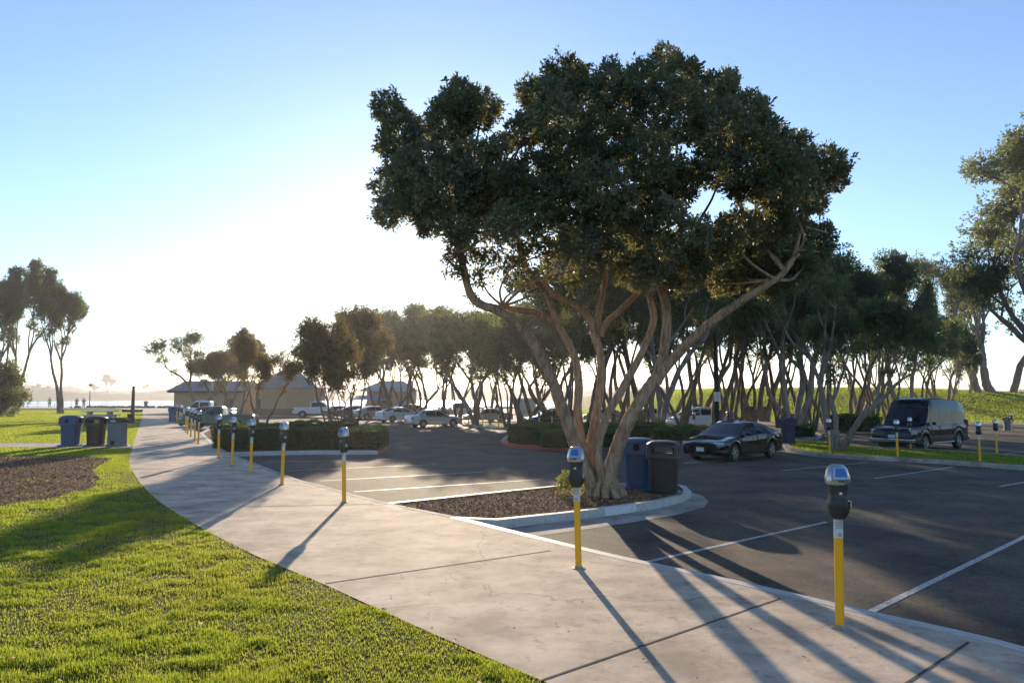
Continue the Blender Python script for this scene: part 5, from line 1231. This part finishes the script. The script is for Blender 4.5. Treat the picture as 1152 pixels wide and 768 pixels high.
post(149, 469, 434, 'dark leaning post beside the barbecue grill', 'wooden_post', None, .17)
post(612.5, 468, 445, 'thin sign post on the sand left of the big trunk', 'sign_post', 'sign', .06, LOT)
post(1149.5, 463, 402, 'thin pale mast far away at the right edge', 'mast', None, .05, LOT)
# people near the water
def person(pos, h, shirt, trousers, lb, pose=0):
    o = thing('person', lb, 'person', pos, .4); k = h/1.75
    def skin(nm, verts, edges, rad, mat, par):
        me = bpy.data.meshes.new(nm); me.from_pydata([(x*k, y*k, z*k) for x, y, z in verts], edges, []); me.materials.append(mat)
        ob = bpy.data.objects.new(nm, me); COL.objects.link(ob); ob.parent = par
        md = ob.modifiers.new('skin', 'SKIN'); 
        for v, r_ in zip(me.skin_vertices[0].data, rad): v.radius = (r_*k, r_*k)
        me.skin_vertices[0].data[0].use_root = True
        sb = ob.modifiers.new('sub', 'SUBSURF'); sb.levels = 1; sb.render_levels = 1; return ob
    sk = flat("skin tone", (.42, .26, .18), .6)
    body = skin('body', [(0, 0, .95), (0, 0, 1.2), (0, 0, 1.42), (0, 0, 1.52), (0, 0, 1.62), (0, .01, 1.72), (.19, 0, 1.4), (.26, -.03, 1.12), (.25, -.12, .88), (-.19, 0, 1.4), (-.26, .03, 1.12), (-.25, -.08, .86), (.1, 0, .9), (.12, -.04, .48), (.12, .03, .06), (.12, -.12, .03), (-.1, 0, .9), (-.12, .06, .48), (-.13, .1, .06), (-.13, -.04, .03)],
      [(0, 1), (1, 2), (2, 3), (3, 4), (4, 5), (2, 6), (6, 7), (7, 8), (2, 9), (9, 10), (10, 11), (0, 12), (12, 13), (13, 14), (14, 15), (0, 16), (16, 17), (17, 18), (18, 19)],
      [.13, .12, .13, .055, .095, .08, .06, .045, .03, .06, .045, .03, .09, .06, .04, .035, .09, .06, .04, .035], sk, o)
    skin('shirt', [(0, 0, .95), (0, 0, 1.2), (0, 0, 1.43), (.19, 0, 1.41), (.25, -.02, 1.2), (-.19, 0, 1.41), (-.25, .02, 1.2)], [(0, 1), (1, 2), (2, 3), (3, 4), (2, 5), (5, 6)], [.165, .15, .15, .085, .07, .085, .07], shirt, body)
    skin('trousers', [(0, 0, .96), (.1, 0, .88), (.12, -.04, .48), (.12, .03, .12), (-.1, 0, .88), (-.12, .06, .48), (-.13, .1, .12)], [(0, 1), (1, 2), (2, 3), (0, 4), (4, 5), (5, 6)], [.155, .11, .08, .06, .11, .08, .06], trousers, body)
    MB().lathe([(.03, 1.60), (.10, 1.64), (.11, 1.70), (.085, 1.78), (.03, 1.81)], 12, c=(0, .02, 0)).build('hair', flat("dark hair", (.03, .02, .015), .7), body, smooth=True).scale = (k, k, k)
person(P(86, 459.3, 0), 1.75, flat("coral shirt", (.6, .12, .10), .8), flat("dark trousers", (.04, .045, .06), .8), 'person in a coral-red shirt standing by the shore railing')
person(P(94, 459.6, 0), 1.75, flat("dark jacket", (.05, .06, .07), .8), flat("light trousers", (.3, .3, .32), .8), 'person in a dark jacket and light trousers beside the one in coral red')
person(P(55.5, 458.8, 0), 1.8, flat("tan shirt", (.4, .27, .18), .8), flat("brown trousers", (.1, .07, .05), .8), 'person in a tan shirt just left of the forked tall tree')
person(P(412.5, 466, LOT), 1.8, flat("red brown shirt", (.3, .06, .05), .8), flat("dark trousers", (.04, .045, .06), .8), 'person in a dark red top left of the kiosk awning')
# far shore
M_far = noisemat("far shore scrub", [(.3, (.04, .055, .035)), (.7, (.09, .10, .07))], scale=.03, rough=1)
xs2 = np.linspace(-1500, 1500, 260); rf_ = random.Random(5); vs = []; 
for j, (yy, hk) in enumerate(((900, 0), (905, .75), (925, 1), (1010, 1.15), (1100, 0))):
    for x in xs2: vs.append((x, yy, -4+hk*(11.5+3.5*math.sin(x*.008+1)+2.2*math.sin(x*.031+j)+1.6*math.sin(x*.09+j*2)+1.4*math.sin(x*.23+j))))
m_ = len(xs2); tag(MB().add(vs, [(j*m_+i, j*m_+i+1, (j+1)*m_+i+1, (j+1)*m_+i) for j in range(4) for i in range(m_-1)]).build('far_hills', M_far, smooth=True, angle=None), kind='structure')
M_palm = leafmat("palm fronds", (.03, .045, .02), (.05, .07, .03), (.08, .1, .04), .2)
def palm_mesh(seed):
    rr_ = np.random.default_rng(seed); C_ = []; D_ = []
    for k in range(26):
        a = rr_.uniform(0, 6.28); e = rr_.uniform(-.5, .9); d = np.array([math.cos(a)*math.cos(e), math.sin(a)*math.cos(e), math.sin(e)]); C_.append([0, 0, 0]); D_.append(d)
        C_.append(d*1.5); D_.append(d*.5+np.array([0, 0, -1.0]))
    V_, F_ = leaf_quads(np.array(C_), np.array(D_), 1.8, .6, rr_); return npmesh('crown', V_, F_, M_palm, rr_.random(len(F_)))
pm = palm_mesh(1); tm = MB().tube([(0, 0, -1), (.1, 0, .4), (0, 0, 1.0)], [.02, .016, .013], n=6).mesh('trunk', M_bark2)
FP = [(122, 429), (128, 427.5), (133, 428), (136, 429.5), (154, 431), (170, 428), (174, 427.5), (185, 427.5), (189, 428.5), (206, 430), (105, 432), (88, 433), (77, 431), (30, 432)]
order = ['first', 'second', 'third', 'fourth', 'fifth', 'sixth', 'seventh', 'eighth', 'ninth', 'tenth', 'eleventh', 'twelfth', 'thirteenth', 'fourteenth']
for i, (x, y) in enumerate(sorted(FP)):
    pb = Q(x, y, 930); zb = 8.; h_ = max(6, pb.z-zb)
    o = thing('palm_tree', order[i]+' from the left of the fourteen tiny palms on the far shore', 'palm tree', (pb.x, 930, zb), i, 'palms on the far shore')
    t = link('trunk', tm, o); t.scale = (14, 14, h_); c = link('crown', pm, o, (0, 0, h_)); c.scale = (1.15, 1.15, 1.2)
mb, V_, F_, T_ = gen_tree(seed=5, h=15, spread=6, stems=2, lean=.15, base_r=.5, clump_r=1.7, nros=14, nleaf=8, leaf=.8, bare=.2)
ft_t, ft_c = mb.mesh('trunk', M_bark2), npmesh('crown', V_, F_, M_leaf2, T_)
for i, (x, y, h_) in enumerate(((121, 422, 24), (40, 432, 14), (50, 434, 13), (165, 432, 12), (108, 433, 13), (290, 441, 14), (300, 441, 11))):
    pb = Q(x, y, 920); o = thing('far_tree', ['tallest dark tree on the far shore', 'round far-shore tree left of the forked tall tree', 'small far-shore tree beside the round one', 'low far-shore tree left of the long shed', 'far-shore tree just left of the tallest one', 'left far-shore tree seen between the two tan buildings', 'right far-shore tree seen between the two tan buildings'][i], 'tree', (pb.x, 920, pb.z-h_), i)
    s = h_/15; o.scale = (s, s, s); link('trunk', ft_t, o); link('crown', ft_c, o)
# haze
HZ = 0.0003
hz = bpy.data.materials.new("haze air"); hz.use_nodes = True; nth = hz.node_tree
for n_ in list(nth.nodes):
    if n_.type != 'OUTPUT_MATERIAL': nth.nodes.remove(n_)
pv = nth.nodes.new("ShaderNodeVolumePrincipled"); pv.inputs['Density'].default_value = HZ; pv.inputs['Color'].default_value = (.96, .96, 1, 1); pv.inputs['Anisotropy'].default_value = .62
nth.links.new(pv.outputs[0], [n_ for n_ in nth.nodes if n_.type == 'OUTPUT_MATERIAL'][0].inputs['Volume'])
tag(MB().box((0, 1500, 12), (6200, 4200, 50)).build('haze', hz), kind='stuff')
